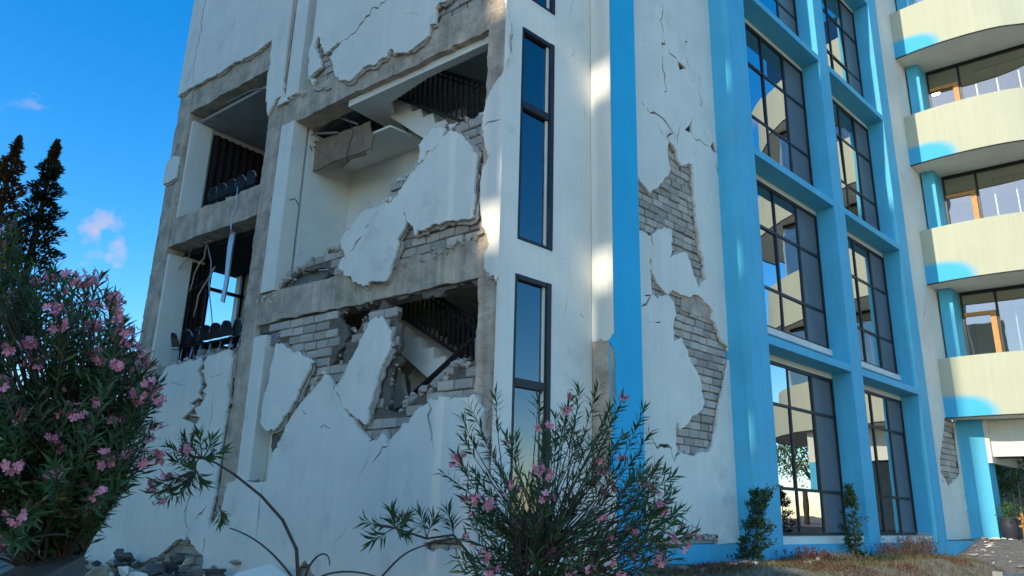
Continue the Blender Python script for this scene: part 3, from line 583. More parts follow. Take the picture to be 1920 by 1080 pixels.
# gap above the lower left strip: bundled conduits
w = MB()
for k in range(4): w.tube([PA(5.3, 2.62 - .05 * k, .12 + .03 * k), PA(4.9, 2.60 - .05 * k, .10), PA(4.4, 2.66 - .04 * k, .12)], .02, 6)
part('conduit', w, M['steel'], smooth=True)

# left bay rooms
for zf, zc in ((2.42, 4.86), (5.13, 7.74)):
    w = MB(); w.boxA(5.14, 9.0, zf - .2, zf - .01, .43, 6); part('floor_slab', w, M['concrete'])
w = MB(); w.boxA(5.8, 8.6, 7.74, 7.80, .28, 6); part('ceiling_panel', w, M['greycurt'])
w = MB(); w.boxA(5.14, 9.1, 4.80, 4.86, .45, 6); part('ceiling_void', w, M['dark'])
w = MB(); w.boxA(8.55, 8.64, 5.48, 7.72, .12, .56).boxA(8.55, 8.64, 2.42, 4.74, .08, .56); part('window_reveal', w, M['plaster'])
w = MB(); w.boxA(8.64, 9.0, 5.46, 8.4, .43, 6).boxA(8.64, 9.0, 2.2, 4.8, .43, .9).boxA(8.64, 9.0, 2.2, 3.1, .9, 1.85).boxA(8.64, 9.0, 2.2, 4.8, 1.85, 6); part('side_wall', w, M['inner'])
def pleats(name, u, d0, d1, z0, z1, label, n=9):
    vs = []; fs = []; N = n * 6
    for k in range(N + 1):
        d = d0 + (d1 - d0) * k / N; a = .035 * math.sin(k / 6 * 2 * math.pi) + random.uniform(-.006, .006); vs += [PA(u + a, z0, d), PA(u + a * .7, z1, d)]
    for k in range(N): fs.append((2 * k, 2 * k + 1, 2 * k + 3, 2 * k + 2))
    return tag(link(name, mesh(name, vs, fs, M['curtain'], True)), label, 'curtain')
pleats('curtain', 8.52, .58, 2.6, 5.5, 7.6, 'dark pleated curtain behind the chairs in the upper broken room', 12)
pleats('curtain', 8.52, .56, .92, 2.45, 4.7, 'dark narrow curtain beside the glassless window of the lower broken room', 4)
w = MB()
for dd in (.91, 1.03, 1.80): w.boxA(8.62, 8.7, 3.1, 4.8, dd - .03, dd + .03)
w.boxA(8.62, 8.7, 4.25, 4.31, .9, 1.85).boxA(8.62, 8.7, 3.1, 3.16, .9, 1.85); part('window', w, M['frame'])
w = MB(); w.bar(PA(7.0, 6.75, 1.1), PA(6.2, 6.4, .9), .02, .5); part('ceiling_panel', w, M['inner'])

# plaster patch of the lower right column area and concrete at the corner seen on the window facade side
# ------------------------------------------------------------------ window facade: plain end wall with tall windows, striped pilaster, cracked white column
def rectB(v0, v1, z0, z1): return [(v0, z0), (v1, z0), (v1, z1), (v0, z1)]
TB = []
CW = [(.29, .93, 3.32, 6.46, 5.27), (.27, .92, -.55, 2.86, 1.5), (.30, .93, 6.98, 10.1, 8.9)]
yb = lambda ox, oy, s: (lambda p: lB(ztr(ox, oy, s, p)))
b1 = yb(880, 0, 4); b2 = yb(1000, 200, 4); b3 = yb(1000, 440, 4); b4 = yb(1000, 640, 4)
sl = lambda p, w_: slit(p, w_)
slab('plaster_sheet', [[(.003, -1.15), (1.735, -1.15), (1.735, ZTOP), (.003, ZTOP), (.003, 2.9)] + lB([(945, 505), (950, 560), (954, 630), (957, 650), (951, 668), (950, 700), (948, 730), (946, 760)])[0:0]],
     [rectB(a, b, c, d) for a, b, c, d, _ in CW] + [sl(b1([(825, 445), (842, 447)]), .02), sl(b3([(355, 585), (365, 612), (382, 622)]), .02), sl(b3([(215, 175), (232, 182)]), .02), sl(b1([(905, 480), (903, 500)]), .03)] + [sl([(v, z), (v + random.uniform(-.06, .06), z - random.uniform(.1, .25)), (v + random.uniform(-.12, .12), z - random.uniform(.25, .5))], random.uniform(.006, .011)) for v, z in [(random.uniform(1.05, 1.65), random.uniform(0, 10)) for _ in range(9)]], 0, .04, 'B', M['plaster'], BLD)
for (a, b, c, d, mz) in CW:
    w = MB(); t = .06
    w.boxB(a, a + t * .7, c, d, .0, .12).boxB(b - t * 1.3, b, c, d, -.015, .12).boxB(a + t * .7, b - t * 1.3, c, c + t * .7, -.005, .12).boxB(a + t * .7, b - t * 1.3, d - t, d, -.005, .12).boxB(a + t * .7, b - t * 1.3, mz - .05, mz + .05, -.005, .12)
    f = part('window', w, M['frame'])
    for (z0, z1) in ((c + t * .7, mz - .05), (mz + .05, d - t)):
        p = MB(); p.boxB(a + t * .7, b - t * 1.3, z0, z1, .05, .06); p.build('pane', M['glassc'], f)
        q = MB(); q.boxB(b - t * 1.3 - .035, b - t * 1.3, z0, z1, .03, .05); q.build('sash', M['plaster'], f)
    w = MB(); w.boxB(a, b, c, c + (mz - c) * .8, .22, .24); part('blind', w, M['greycurt'])
# striped pilaster: white return, deep blue front; plaster gone low down
X = .38
w = MB(); w.boxB(1.75, 2.35, -1.15, ZTOP, -X + .02, .4); part('pilaster_core', w, M['concrete'])
ret = [lB([(1107, y)])[0][1] for y in (632, 960)]
zr = 1.66; zl = -.05
def ret_slab(z0, z1, top, bot):                                   # white plaster on the side of the pilaster that faces the broken facade
    n = 6; vs = []
    for dd in (0, 1):
        for i in range(n + 1): vs.append(PB(1.735 + .016 * dd, z0 + (random.gauss(0, bot)), -X + (X - .005) * i / n))
        for i in range(n + 1): vs.append(PB(1.735 + .016 * dd, z1 + (random.gauss(0, top)), -X + (X - .005) * i / n))
    f = []; m_ = n + 1
    for i in range(n):
        f += [(i, i + m_, i + m_ + 1, i + 1), (2 * m_ + i, 2 * m_ + i + 1, 3 * m_ + i + 1, 3 * m_ + i), (i, i + 1, 2 * m_ + i + 1, 2 * m_ + i), (m_ + i, 3 * m_ + i, 3 * m_ + i + 1, m_ + i + 1)]
    for i in (0, n): f.append((i, i + m_, i + 3 * m_, i + 2 * m_))
    link('plaster_sheet', mesh('plaster_sheet', vs, f, M['cream']), BLD)
zA = onB(1125, 634, -.2)[1]; zB = onB(1125, 885, -.2)[1]
ret_slab(zA, ZTOP, 0, .02); ret_slab(-1.15, zB, .02, 0)
fb = lambda p: lB(p, -X)
slab('blue_stripe', [[(1.736, ZTOP), (1.736, zA + .05)] + ragged(fb([(1142, 640), (1150, 652), (1155, 690), (1155, 725), (1151, 790), (1147, 850), (1143, 880)]) + [(1.736, zB - .05)], .008, .08)[:-1] + [(1.736, zB - .06), (1.736, -1.15), (2.35, -1.15), (2.35, ZTOP)]], [], -X, -X + .02, 'B', M['deepblue'], BLD)
w = MB(); w.boxB(2.33, 2.352, -1.15, ZTOP, -X + .02, -.001); part('pilaster_return', w, M['blue'])

# cracked white column between the stripe and the blue bay
W1 = b2([(775, 520), (830, 590), (880, 652), (900, 620), (930, 610), (980, 545), (1010, 520), (1025, 480), (1015, 400), (1005, 310), (1020, 258), (1050, 290), (1077, 340), (1085, 400), (1112, 442), (1190, 430), (1196, 470), (1207, 600), (1217, 780), (1226, 900), (1246, 960)]) + \
    b3([(1254, 120), (1270, 160), (1285, 270), (1300, 340), (1270, 352), (1252, 390), (1240, 398), (1226, 352), (1205, 310), (1180, 220), (1160, 160), (1140, 125), (1080, 150), (1030, 176), (1040, 100), (1036, 60)]) + b2([(1040, 960), (1035, 922), (980, 908), (930, 922), (902, 950), (882, 970), (840, 946), (770, 912)])
W2 = b3([(880, 170), (870, 200), (884, 250), (872, 262), (884, 300), (890, 440), (932, 480), (985, 462), (1002, 446), (950, 390), (915, 330), (892, 290), (886, 230)])
W3 = b3([(1014, 450), (1040, 414), (1070, 430), (1130, 455), (1165, 470), (1220, 450), (1262, 475), (1320, 530), (1352, 580), (1346, 640), (1390, 720), (1412, 800), (1462, 842)]) + \
    b4([(1472, 100), (1460, 200), (1440, 300), (1416, 400), (1392, 500), (1386, 580), (1376, 650), (1342, 800), (1330, 826), (1280, 832), (1200, 860), (1140, 850), (1090, 812), (1070, 782), (1070, 640), (1084, 604), (1100, 672), (1150, 625), (1200, 560), (1266, 510), (1285, 460), (1262, 372), (1260, 310), (1232, 230), (1182, 160), (1152, 60), (1130, 20)]) + b3([(1112, 770), (1098, 782), (1056, 800), (1050, 700), (1072, 600), (1060, 520), (1050, 500)])
cracksB = [sl(b1([(1447, 40), (1446, 130), (1450, 200), (1452, 290)]), .035), sl(b1([(1462, 295), (1450, 360)]), .08), sl(b1([(1450, 420), (1452, 480), (1468, 560), (1472, 640), (1460, 690)]), .05), sl(b1([(1490, 355), (1530, 420), (1565, 465)]), .04),
           b1([(1560, 455), (1600, 485), (1628, 512), (1592, 518), (1580, 535)]), sl(b1([(1610, 350), (1618, 310), (1640, 315)]), .03), sl(b1([(1632, 420), (1636, 480), (1652, 510)]), .035), sl(b1([(1310, 270), (1316, 310)]), .04), sl(b1([(1275, 395), (1290, 430)]), .03),
           sl(b1([(1728, 560), (1730, 620)]), .03), sl(b1([(1716, 690), (1738, 740), (1732, 800)]), .05), sl(b1([(1665, 600), (1680, 610)]), .02), sl(b1([(1290, 760), (1310, 790)]), .06), sl(b2([(850, 12), (905, 42), (942, 66), (990, 110), (1016, 150), (1020, 210), (1024, 270)]), .06),
           b2([(1198, 68), (1188, 120), (1186, 202), (1150, 182), (1136, 172), (1170, 140)]), sl(b2([(1186, 200), (1205, 232), (1260, 262), (1322, 304)]), .025), sl(b2([(1100, 150), (1092, 205), (1078, 280)]), .04), sl(b2([(930, 130), (970, 200), (1008, 260)]), .015), sl(b2([(1270, 170), (1310, 240), (1335, 290)]), .02),
           b2([(1345, 265), (1360, 280), (1378, 342), (1350, 340), (1330, 300)]), sl(b2([(1368, 420), (1380, 470), (1388, 520)]), .05), sl(b2([(1225, 300), (1220, 345), (1200, 365)]), .015), sl(b2([(1316, 630), (1305, 655)]), .03), sl(b2([(1308, 700), (1308, 728)]), .03), sl(b2([(886, 960), (890, 1010), (902, 1048)]), .05),
           sl(b3([(888, 455), (868, 480), (850, 520), (800, 552)]), .045), sl(b3([(835, 455), (890, 450)]), .035), sl(b3([(850, 652), (890, 655)]), .02), sl(b3([(915, 660), (955, 655)]), .035), sl(b3([(1345, 500), (1355, 545)]), .025), sl(b3([(1000, 446), (1016, 450)]), .03),
           sl(b4([(880, 700), (905, 760), (932, 802), (1010, 782), (1040, 850), (1060, 905)]), .05), sl(b4([(1082, 790), (1070, 860), (1058, 910)]), .07), sl(b4([(1405, 830), (1410, 860)]), .03), sl(b4([(1413, 940), (1416, 960)]), .03)]
holesW = [ragged(W1, .010, .05), ragged(W2, .008, .04), ragged(W3, .010, .05)]
colW = rectB(2.352, 5.30, -.37, ZTOP)
base_bits = ragged(lB([(1270, 1010), (1285, 1000), (1310, 1003), (1340, 1002), (1375, 1014), (1390, 1024), (1300, 1024)]), .006, .05)
slab('plaster_sheet', [colW], holesW + cracksB + [base_bits], 0, .04, 'B', M['plaster'], BLD, wav=.001)
slab('scratch_coat', [colW], [offset(h, .0, .05, False) for h in holesW] + cracksB, .041, .058, 'B', M['coat'], BLD, wav=.002)
mo = slab('masonry', [colW], [], .085, .3, 'B', M['joint'], BLD, wav=.006)
def coverB(P):
    c = np.ones(len(P), bool)
    for h in holesW: c &= ~pip(P, h)
    return c
NB_['col'] = bricks(mo, [colW], [], 'B', .27, .128, .064, coverB, wob=.9)
w = MB(); w.boxB(4.0, 4.95, 3.15, 3.62, .046, .07); part('concrete_patch', w, M['concrete'])
edge_lumps(lB([(1275, 1012), (1310, 1008), (1345, 1010), (1385, 1022)]), 46, -.03, .03, .03, .10, 'B')
for hl in holesW[:3]: edge_lumps(hl + hl[:1], 22, .045, .075, .02, .06, 'B')

# ------------------------------------------------------------------ blue window bays
PIL = [(5.28, 5.92), (9.30, 9.83), (13.03, 13.65)]
Xb = .40
for a, b in PIL:
    w = MB(); w.boxB(a, b, -.384, ZTOP, -Xb, .25); part('pilaster', w, M['blue'])
w = MB(); w.boxB(2.38, 5.26, -1.3, -.378, -.06, .25).boxB(5.262, 15.6, -1.3, -.386, -Xb, .25); part('plinth', w, M['blue'])
ST = 3.585
for (v0, v1) in ((5.922, 9.298), (9.832, 13.028)):
    for k in range(4):
        hz = 2.875 + ST * k; zb = -.262 + ST * k + (.04 if k else 0); zt = hz - .115
        w = MB(); w.boxB(v0, v1, hz, hz + .145, -Xb + .003, .25); part('hood', w, M['blue'])
        w = MB(); w.boxB(v0, v1, zt, hz - .002, .012, .25); part('lintel', w, M['cream'])
        w = MB(); w.boxB(v0, v1, zb - .125, zb - .002, -.05 if k else -.30, .25); part('sill', w, M['plaster'])
        if k: w = MB(); w.boxB(v0, v1, hz - ST + .146, zb - .127, .02, .25); part('spandrel', w, M['blue'])
        W_ = v1 - v0; cols = [v0, v0 + W_ * .14, v0 + W_ * .43, v0 + W_ * .72, v1]
        if k == 0: rows = [zb, .52, 1.98, zt]
        else: rows = [zb, zb + .80, zb + 2.02, zt]
        w = MB(); t = .055
        w.boxB(v0, v0 + t, zb, zt, .0, .08).boxB(v1 - t * 1.2, v1, zb, zt, .0, .08).boxB(v0 + t, v1 - t * 1.2, zb, zb + t, .003, .08).boxB(v0 + t, v1 - t * 1.2, zt - t * 1.2, zt, .003, .08)
        for c in cols[1:-1]: w.boxB(c - t / 2, c + t / 2, zb + t, zt - t * 1.2, .006, .075)
        for r_ in rows[1:-1]:
            cs = cols
            for c0, c1 in zip(cs[:-1], cs[1:]): w.boxB(c0 + t * .6, c1 - t * .6 - (.03 if c1 == v1 else 0), r_ - t / 2, r_ + t / 2, .009, .07)
        f = part('window', w, M['frame'])
        for c0, c1 in zip(cols[:-1], cols[1:]):
            for r0, r1 in zip(rows[:-1], rows[1:]):
                p = MB(); j = [random.gauss(0, .0035) for _ in range(4)]
                aa = (c0 + t * .4, r0 + t * .4), (c1 - t * .4, r0 + t * .4), (c1 - t * .4, r1 - t * .4), (c0 + t * .4, r1 - t * .4)
                p.quadbox([PB(*aa[0], .03 + j[0]), PB(*aa[1], .03 + j[1]), PB(*aa[1], .036 + j[1]), PB(*aa[0], .036 + j[0]), PB(*aa[3], .03 + j[3]), PB(*aa[2], .03 + j[3] + j[1] - j[0]), PB(*aa[2], .036 + j[3] + j[1] - j[0]), PB(*aa[3], .036 + j[3])])
                p.build('pane', M['glassr'] if c1 == v1 else M['glass'], f)
        # grey curtain drawn behind the glass
        vs = []; fs = []; N = 60
        for q in range(N + 1):
            vv = v0 + .02 + (W_ - .04) * q / N; dd = .15 + .03 * math.sin(q * 1.5) + .01 * math.sin(q * 4.1 + k); vs += [PB(vv, zb, dd), PB(vv, zt, dd)]
        for q in range(N): fs.append((2 * q, 2 * q + 2, 2 * q + 3, 2 * q + 1))
        tag(link('curtain', mesh('curtain', vs, fs, M['greycurt'], True)), None, None)
        cu = bpy.data.objects[-1] if False else None
for o in [o for o in col.objects if o.name.startswith('curtain') and o.data and o.data.materials[0] == M['greycurt']]: adopt(o, BLD)
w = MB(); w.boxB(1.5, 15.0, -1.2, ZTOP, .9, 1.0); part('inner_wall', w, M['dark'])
# far end of the facade: white column with a bare patch
z9 = lambda p: lB(ztr(1660, 760, 3.377, p))
EC = z9([(376, 76), (366, 180), (346, 330), (350, 420), (402, 512), (440, 482), (476, 430), (462, 300), (436, 90)])
endW = rectB(13.66, 16.83, -.37, ZTOP); hE = [ragged(EC, .012, .06), sl(z9([(402, 520), (415, 570), (430, 610)]), .02), sl(z9([(372, 440), (362, 480), (378, 482)]), .04), sl(z9([(495, 470), (500, 540), (520, 640), (530, 760), (540, 840)]), .06),
      sl(lB([(1738, 530), (1736, 575), (1731, 600)]), .03), sl(lB([(1729, 575), (1734, 620), (1735, 650)]), .03)]
slab('plaster_sheet', [endW], hE, 0, .04, 'B', M['plaster'], BLD)
mo = slab('masonry', [endW], [], .075, .3, 'B', M['joint'], BLD)
NB_['end'] = bricks(mo, [endW], [], 'B', .40, .15, .052, lambda P: ~pip(P, hE[0]), wob=.4)

# ------------------------------------------------------------------ balcony wing
BZ = [2.68, 6.36, 9.98, 13.57]
CURVE = [(-.02, 16.10), (.6, 16.0), (1.25, 15.95), (2.0, 15.97), (2.68, 16.08), (3.24, 16.33), (4.2, 16.72), (5.2, 17.2), (6.1, 17.9), (6.75, 18.8), (7.0, 19.8), (6.8, 21.5)]
def smooth_curve(c, n=5):
    out = []
    for i in range(len(c) - 1):
        p0, p1, p2, p3 = (Vector(c[max(i - 1, 0)]), Vector(c[i]), Vector(c[i + 1]), Vector(c[min(i + 2, len(c) - 1)]))
        for k in range(n):
            t = k / n; out.append(.5 * ((2 * p1) + (p2 - p0) * t + (2 * p0 - 5 * p1 + 4 * p2 - p3) * t * t + (3 * p1 - p0 - 3 * p2 + p3) * t ** 3))
    return out + [Vector(c[-1])]
SC = smooth_curve(CURVE)
for z0 in BZ:
    h = 1.57; vs = []; fs = []; uv = []; n = len(SC); L = 0; ln = []
    nrm = []
    for i, p in enumerate(SC):
        t = (SC[min(i + 1, n - 1)] - SC[max(i - 1, 0)]).normalized(); nrm.append(Vector((-t.y, t.x)))
        if i: L += (p - SC[i - 1]).length
        ln.append(L)
    for i, p in enumerate(SC):
        q = p + nrm[i] * .13
        vs += [PS(p.x, p.y, z0), PS(p.x, p.y, z0 + h), PS(q.x, q.y, z0 + h), PS(q.x, q.y, z0 + .2)]
    for i in range(n - 1):
        a = i * 4; b = a + 4; fs += [(a, b, b + 1, a + 1), (a + 1, b + 1, b + 2, a + 2), (a + 2, b + 2, b + 3, a + 3)]
        uv += [[(ln[i], 0), (ln[i + 1], 0), (ln[i + 1], h), (ln[i], h)], [(9, 9)] * 4, [(9, 9)] * 4]
    fs.append((0, 1, 2, 3)); uv.append([(0.1, .1), (.1, .1), (.1, .1), (.1, .1)])
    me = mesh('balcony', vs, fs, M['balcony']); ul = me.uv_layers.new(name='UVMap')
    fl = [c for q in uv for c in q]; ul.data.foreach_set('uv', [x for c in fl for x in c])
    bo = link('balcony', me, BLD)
    # slab and soffit
    vs = []; m2 = n
    for p in SC: vs.append(PS(p.x, p.y + .004, z0 - .006))
    for p in SC: vs.append(PS(p.x, max(p.y, 17.44) if p.x < 4 else p.y, z0 - .006))
    vs2 = [PS(p.x + .0, p.y, z0 - .006) for p in SC]; poly = [(p.x, p.y + .01) for p in SC] + [(-.02, 21.5)]
    m3 = MB(); nn = len(poly); m3.v = [PS(a, b, z0 - .004) for a, b in poly] + [PS(a, b, z0 + .19) for a, b in poly]
    m3.f = [tuple(reversed(range(nn))), tuple(range(nn, 2 * nn))]
    m3.build('soffit', M['inner'], bo)
    # dark drip line under the front edge
    dl = MB()
    for i in range(n - 1):
        p, q = SC[i], SC[i + 1]; a = nrm[i] * .03; b = nrm[i + 1] * .03
        dl.quadbox([PS(p.x, p.y, z0 - .03), PS(q.x, q.y, z0 - .03), PS(q.x + b.x, q.y + b.y, z0 - .03), PS(p.x + a.x, p.y + a.y, z0 - .03), PS(p.x, p.y, z0 - .001), PS(q.x, q.y, z0 - .001), PS(q.x + b.x, q.y + b.y, z0 - .001), PS(p.x + a.x, p.y + a.y, z0 - .001)])
    dl.build('drip_edge', M['dark'], bo)
for i, z0 in enumerate(BZ[:3] + [BZ[3]]):
    zf = z0 + .2; zt = (BZ[i + 1] if i < 3 else z0 + 3.6) - .01
    w = MB(); w.boxS(.05, .37, 16.80, 17.46, zf, zt); part('pillar', w, M['blue'])
    # glazed front: orange door, then wide panes with pale mullions
    w = MB(); y = 17.46
    w.boxS(.38, 5.0, y, y + .08, zt - .09, zt).boxS(1.21, 1.27, y, y + .08, zf, zt - .09).boxS(.38, .43, y, y + .08, zf, zt - .09); f = part('glazed_front', w, M['frame'])
    w = MB(); w.boxS(1.06, 1.2, y - .03, y + .06, zf, zt - .62).boxS(.44, 1.06, y - .03, y + .06, zt - .72, zt - .62); w.build('door_frame', M['wood'], f)
    for a, b, c, d in ((.43, 1.06, zf, zt - .72), (.43, 1.21, zt - .62, zt - .09), (1.27, 5.0, zf, zt - .09)):
        p = MB(); p.boxS(a, b, y + .03, y + .036, c, d); p.build('pane', M['glassw'], f)
    w = MB()
    for s in (1.62, 2.15, 2.7, 3.25, 3.85, 4.4): w.boxS(s, s + .03, y + .05, y + .075, zf, zt - .35)
    w.boxS(1.62, 5.0, y + .05, y + .075, zt - .4, zt - .36)
    w.build('mullion', M['steel'], f)
    w = MB(); w.boxS(-.02, 5.0, 20.2, 20.3, zf, zt).boxS(-.1, -.02, 16.9, 20.2, zf, zt).boxS(4.95, 5.03, 17.55, 20.2, zf, zt); part('inner_wall', w, M['cream'])
    w = MB(); w.boxS(1.6, 3.3, 17.75, 17.78, zf, zf + 1.75); part('blind', w, M['greycurt'])
# ground floor of the wing: blue pillar, cream porch beam, garden beyond
gw = gz(*PS(.5, 17, 0).xy)
w = MB(); w.boxS(-.08, .62, 16.835, 17.4, gw - .3, 2.66); part('pillar', w, M['blue'])
w = MB(); w.boxS(.62, .72, 16.86, 20.0, 1.55, 2.66).boxS(.72, 4.3, 17.0, 17.3, 1.72, 2.66); part('porch_beam', w, M['cream'])
w = MB(); w.boxS(.72, 4.3, 17.31, 17.5, 1.70, 1.95); part('porch_trim', w, M['dark'])
w = MB(); w.boxS(-5, 7, 23.0, 23.1, gw - .3, 2.5); part('garden_wall', w, M['oldrender'])
w = MB(); w.boxS(3.7, 4.3, 17.0, 17.6, gw - .3, 1.71); part('pillar', w, M['blue'])
# roofs close the block from above
w = MB(); w.boxA(0, 9.4, ZTOP, ZTOP + .25, -.05, 6.3); part('roof_slab', w, M['concrete'])
w = MB(); w.boxB(-.3, 16.8, ZTOP + .02, ZTOP + .24, -.45, 6.5); part('roof_slab', w, M['concrete'])
w = MB(); w.boxB(6.5, 16.8, -1.2, ZTOP, 6.3, 6.5); part('rear_wall', w, M['plaster'])

#@@PLANTS
# ------------------------------------------------------------------ plants
class Leaves:                                                      # many leaf blades gathered into one mesh
    def __init__(s): s.P = []; s.D = []; s.N = []; s.L = []; s.W = []; s.T = []
    def add(s, p, d, n, L, w, tone): s.P.append(p); s.D.append(d); s.N.append(n); s.L.append(L); s.W.append(w); s.T.append(tone)
    def arrays(s, idx=None):
        P, D, N = (np.array([tuple(q) for q in a], float).reshape(-1, 3) for a in (s.P, s.D, s.N)); L = np.array(s.L)[:, None]; Wd = np.array(s.W)[:, None]
        D /= np.linalg.norm(D, axis=1, keepdims=True) + 1e-9; X = np.cross(D, N); X /= np.linalg.norm(X, axis=1, keepdims=True) + 1e-9; Z = np.cross(X, D)
        return P, D, X, Z, L, Wd, np.array(s.T)
    def mesh(s, name, m, droop=.12, keep=None):
        P, D, X, Z, L, Wd, T = s.arrays()
        if keep is not None: P, D, X, Z, L, Wd, T = (a[keep] for a in (P, D, X, Z, L, Wd, T))
        n = len(P); V = np.stack([P, P + D * L * .45 - X * Wd * .5 + Z * Wd * .18, P + D * L * .5, P + D * L * .45 + X * Wd * .5 + Z * Wd * .18, P + D * L - Z * L * droop], 1).reshape(-1, 3)
        b = np.arange(n)[:, None] * 5; F = np.concatenate([b + np.array([[0, 2, 1]]), b + np.array([[0, 3, 2]]), b + np.array([[1, 2, 4]]), b + np.array([[2, 3, 4]])], 1).reshape(-1, 3)
        me = bpy.data.meshes.new(name); me.from_pydata(V.tolist(), [], F.tolist()); me.materials.append(m); add_tone(me, np.repeat(T, 5)); me.update(); return me
def rv(s=1.0): return Vector((random.gauss(0, s), random.gauss(0, s), random.gauss(0, s)))
def bez(a, b, c, d, n):
    return [a * (1 - t) ** 3 + b * 3 * t * (1 - t) ** 2 + c * 3 * t * t * (1 - t) + d * t ** 3 for t in [i / n for i in range(n + 1)]]
def flower_mesh(k):
    r = random.Random(500 + k); V = [Vector((0, 0, -.05)), Vector((.004, 0, -.05))]; F = []; T = [.3, .3]
    for _ in range(r.randint(4, 8)):
        c = Vector((r.gauss(0, .033), r.gauss(0, .033), r.gauss(0, .026))); ax = (c.normalized() + Vector((r.gauss(0, .4), r.gauss(0, .4), .4))).normalized(); x = ax.orthogonal().normalized(); y = ax.cross(x); t0 = r.random(); ci = len(V)
        V.append(c); T.append(t0); F.append((0, 1, ci))
        for q in range(5):
            a = q * 1.2566 + r.uniform(-.1, .1); d = x * math.cos(a) + y * math.sin(a); e = ax.cross(d); R = r.uniform(.024, .032); o = len(V)
            V += [c + d * R * .6 - e * R * .38 + ax * .005, c + d * R + ax * .008 - e * R * .2, c + d * R + ax * .006 + e * R * .25, c + d * R * .6 + e * R * .38 + ax * .002]; F.append((ci, o, o + 1, o + 2, o + 3)); T += [t0 * .7 + r.random() * .3] * 4
    me = mesh('flower_cluster', V, F, M['flower']); add_tone(me, T); return me
FLOWERS = [flower_mesh(k) for k in range(6)]
def one_leaf(k):
    L = Leaves(); L.add((0, 0, 0), (0, 1, 0), (0, 0, 1), 1.0, .16, .15 + .1 * k); return L.mesh('leaf', M['leaf'], .06 + .04 * k)
LEAFM = [one_leaf(k) for k in range(8)]
def oleander(label, base, tips, flower_p, nodes=11, fl=.42, spacing=.034, Lr=(.10, .15), bow=.35, thick=.011, nstems=7, singles=300, hubs_at=None, trunk=None, fs=1.0):
    root = empty('oleander_bush', base, label, 'shrub', 'pink flowering oleander bushes'); base = Vector(base)
    LV = Leaves(); st = MB(); cl = []
    hubs = [base + Vector((random.gauss(0, .12), random.gauss(0, .12), random.uniform(.1, .5))) for _ in range(nstems)]
    if hubs_at: hubs = [Vector(h) for h in hubs_at]
    if trunk: st.tube([Vector(p) for p in trunk], [.014 - .008 * i / (len(trunk) - 1) for i in range(len(trunk))], 7)
    for h in ([] if trunk else hubs): st.tube([base + Vector((random.gauss(0, .08), random.gauss(0, .08), -.15)), h], [.022, .016], 6)
    for tp in tips:
        tip = Vector(tp); h = min(random.sample(hubs, min(3, len(hubs))) if not hubs_at else hubs, key=lambda q: (q - tip).length); ln = (tip - h).length
        c1 = h + Vector((0, 0, ln * bow)) + (tip - h) * .25 + rv(.05 * ln); c2 = tip - (tip - h).normalized() * ln * .3 + Vector((0, 0, -.05 * ln)) + rv(.04 * ln)
        pts = bez(h, c1, c2, tip, 12); st.tube(pts, [thick * (1 - .72 * i / 12) for i in range(13)], 5)
        run = 0; i = 12; tone0 = random.random() * .5
        ln_l = fl * random.uniform(.6, 1.3); dens = []
        while i > 0 and run < ln_l:
            a, b = pts[i], pts[i - 1]; sg = (a - b).length; k = max(1, int(sg / spacing))
            for j in range(k):
                if run + sg * j / k > ln_l: break
                dens.append((a + (b - a) * (j / k), (a - b).normalized(), run + sg * j / k))
            run += sg; i -= 1
        for (p, t, rr) in dens:
            ph = random.uniform(0, 6.28)
            for w_ in range(3):
                if random.random() < .12: continue
                an = ph + w_ * 2.094 + random.gauss(0, .25); x = t.orthogonal().normalized(); y = t.cross(x); out = x * math.cos(an) + y * math.sin(an)
                sp = random.uniform(.45, .85) if rr < .05 else random.uniform(.8, 1.5)
                d = (t * 1 + out * sp + Vector((0, 0, .15 - .5 * min(1, rr / max(ln_l, .01)) * random.random()))).normalized(); n = (t - d * t.dot(d) + rv(.25)); L = random.uniform(*Lr)
                LV.add(p, d, n, L, L * random.uniform(.13, .19), min(1, max(0, tone0 + random.random() * .5 + (.45 if random.random() < .022 else 0))))
        if random.random() < flower_p: cl.append((tip + (pts[12] - pts[11]).normalized() * .04, (pts[12] - pts[11]).normalized()))
    so = st.build('stem', M['bark'], root, True)
    so['kind'] = 'stuff'
    dist = np.array([Vector(p).length for p in LV.P]); order = np.argsort(dist); one = order[:singles]; rest = order[singles:]
    fo = link('foliage', LV.mesh('foliage', M['leaf'], keep=rest), root); fo['kind'] = 'stuff'
    P, D, X, Z, L, Wd, T = LV.arrays()
    for q in one:
        s = L[q, 0]; mw = Matrix(((X[q, 0] * s, D[q, 0] * s, Z[q, 0] * s, P[q, 0]), (X[q, 1] * s, D[q, 1] * s, Z[q, 1] * s, P[q, 1]), (X[q, 2] * s, D[q, 2] * s, Z[q, 2] * s, P[q, 2]), (0, 0, 0, 1)))
        link('leaf', LEAFM[min(7, int(T[q] * 8))], root, mw)
    for p, t in cl:
        s = random.uniform(.8, 1.4) * fs; link('flower_cluster', random.choice(FLOWERS), root, Matrix.Translation(p) @ t.to_track_quat('Z', 'Y').to_matrix().to_4x4() @ Matrix.Rotation(random.uniform(0, 6.28), 4, 'Z') @ Matrix.Scale(s, 4))
    return root
def sample_poly(poly, n, d0, d1, edge=.0):
    P = np.array(poly, float); lo, hi = P.min(0), P.max(0); out = []
    while len(out) < n:
        q = RNG.uniform(lo, hi, (200, 2)); q = q[pip(q, P)]
        out += [tuple(x) for x in q]
    return [at(x, y, random.uniform(d0, d1)) for x, y in out[:n]]
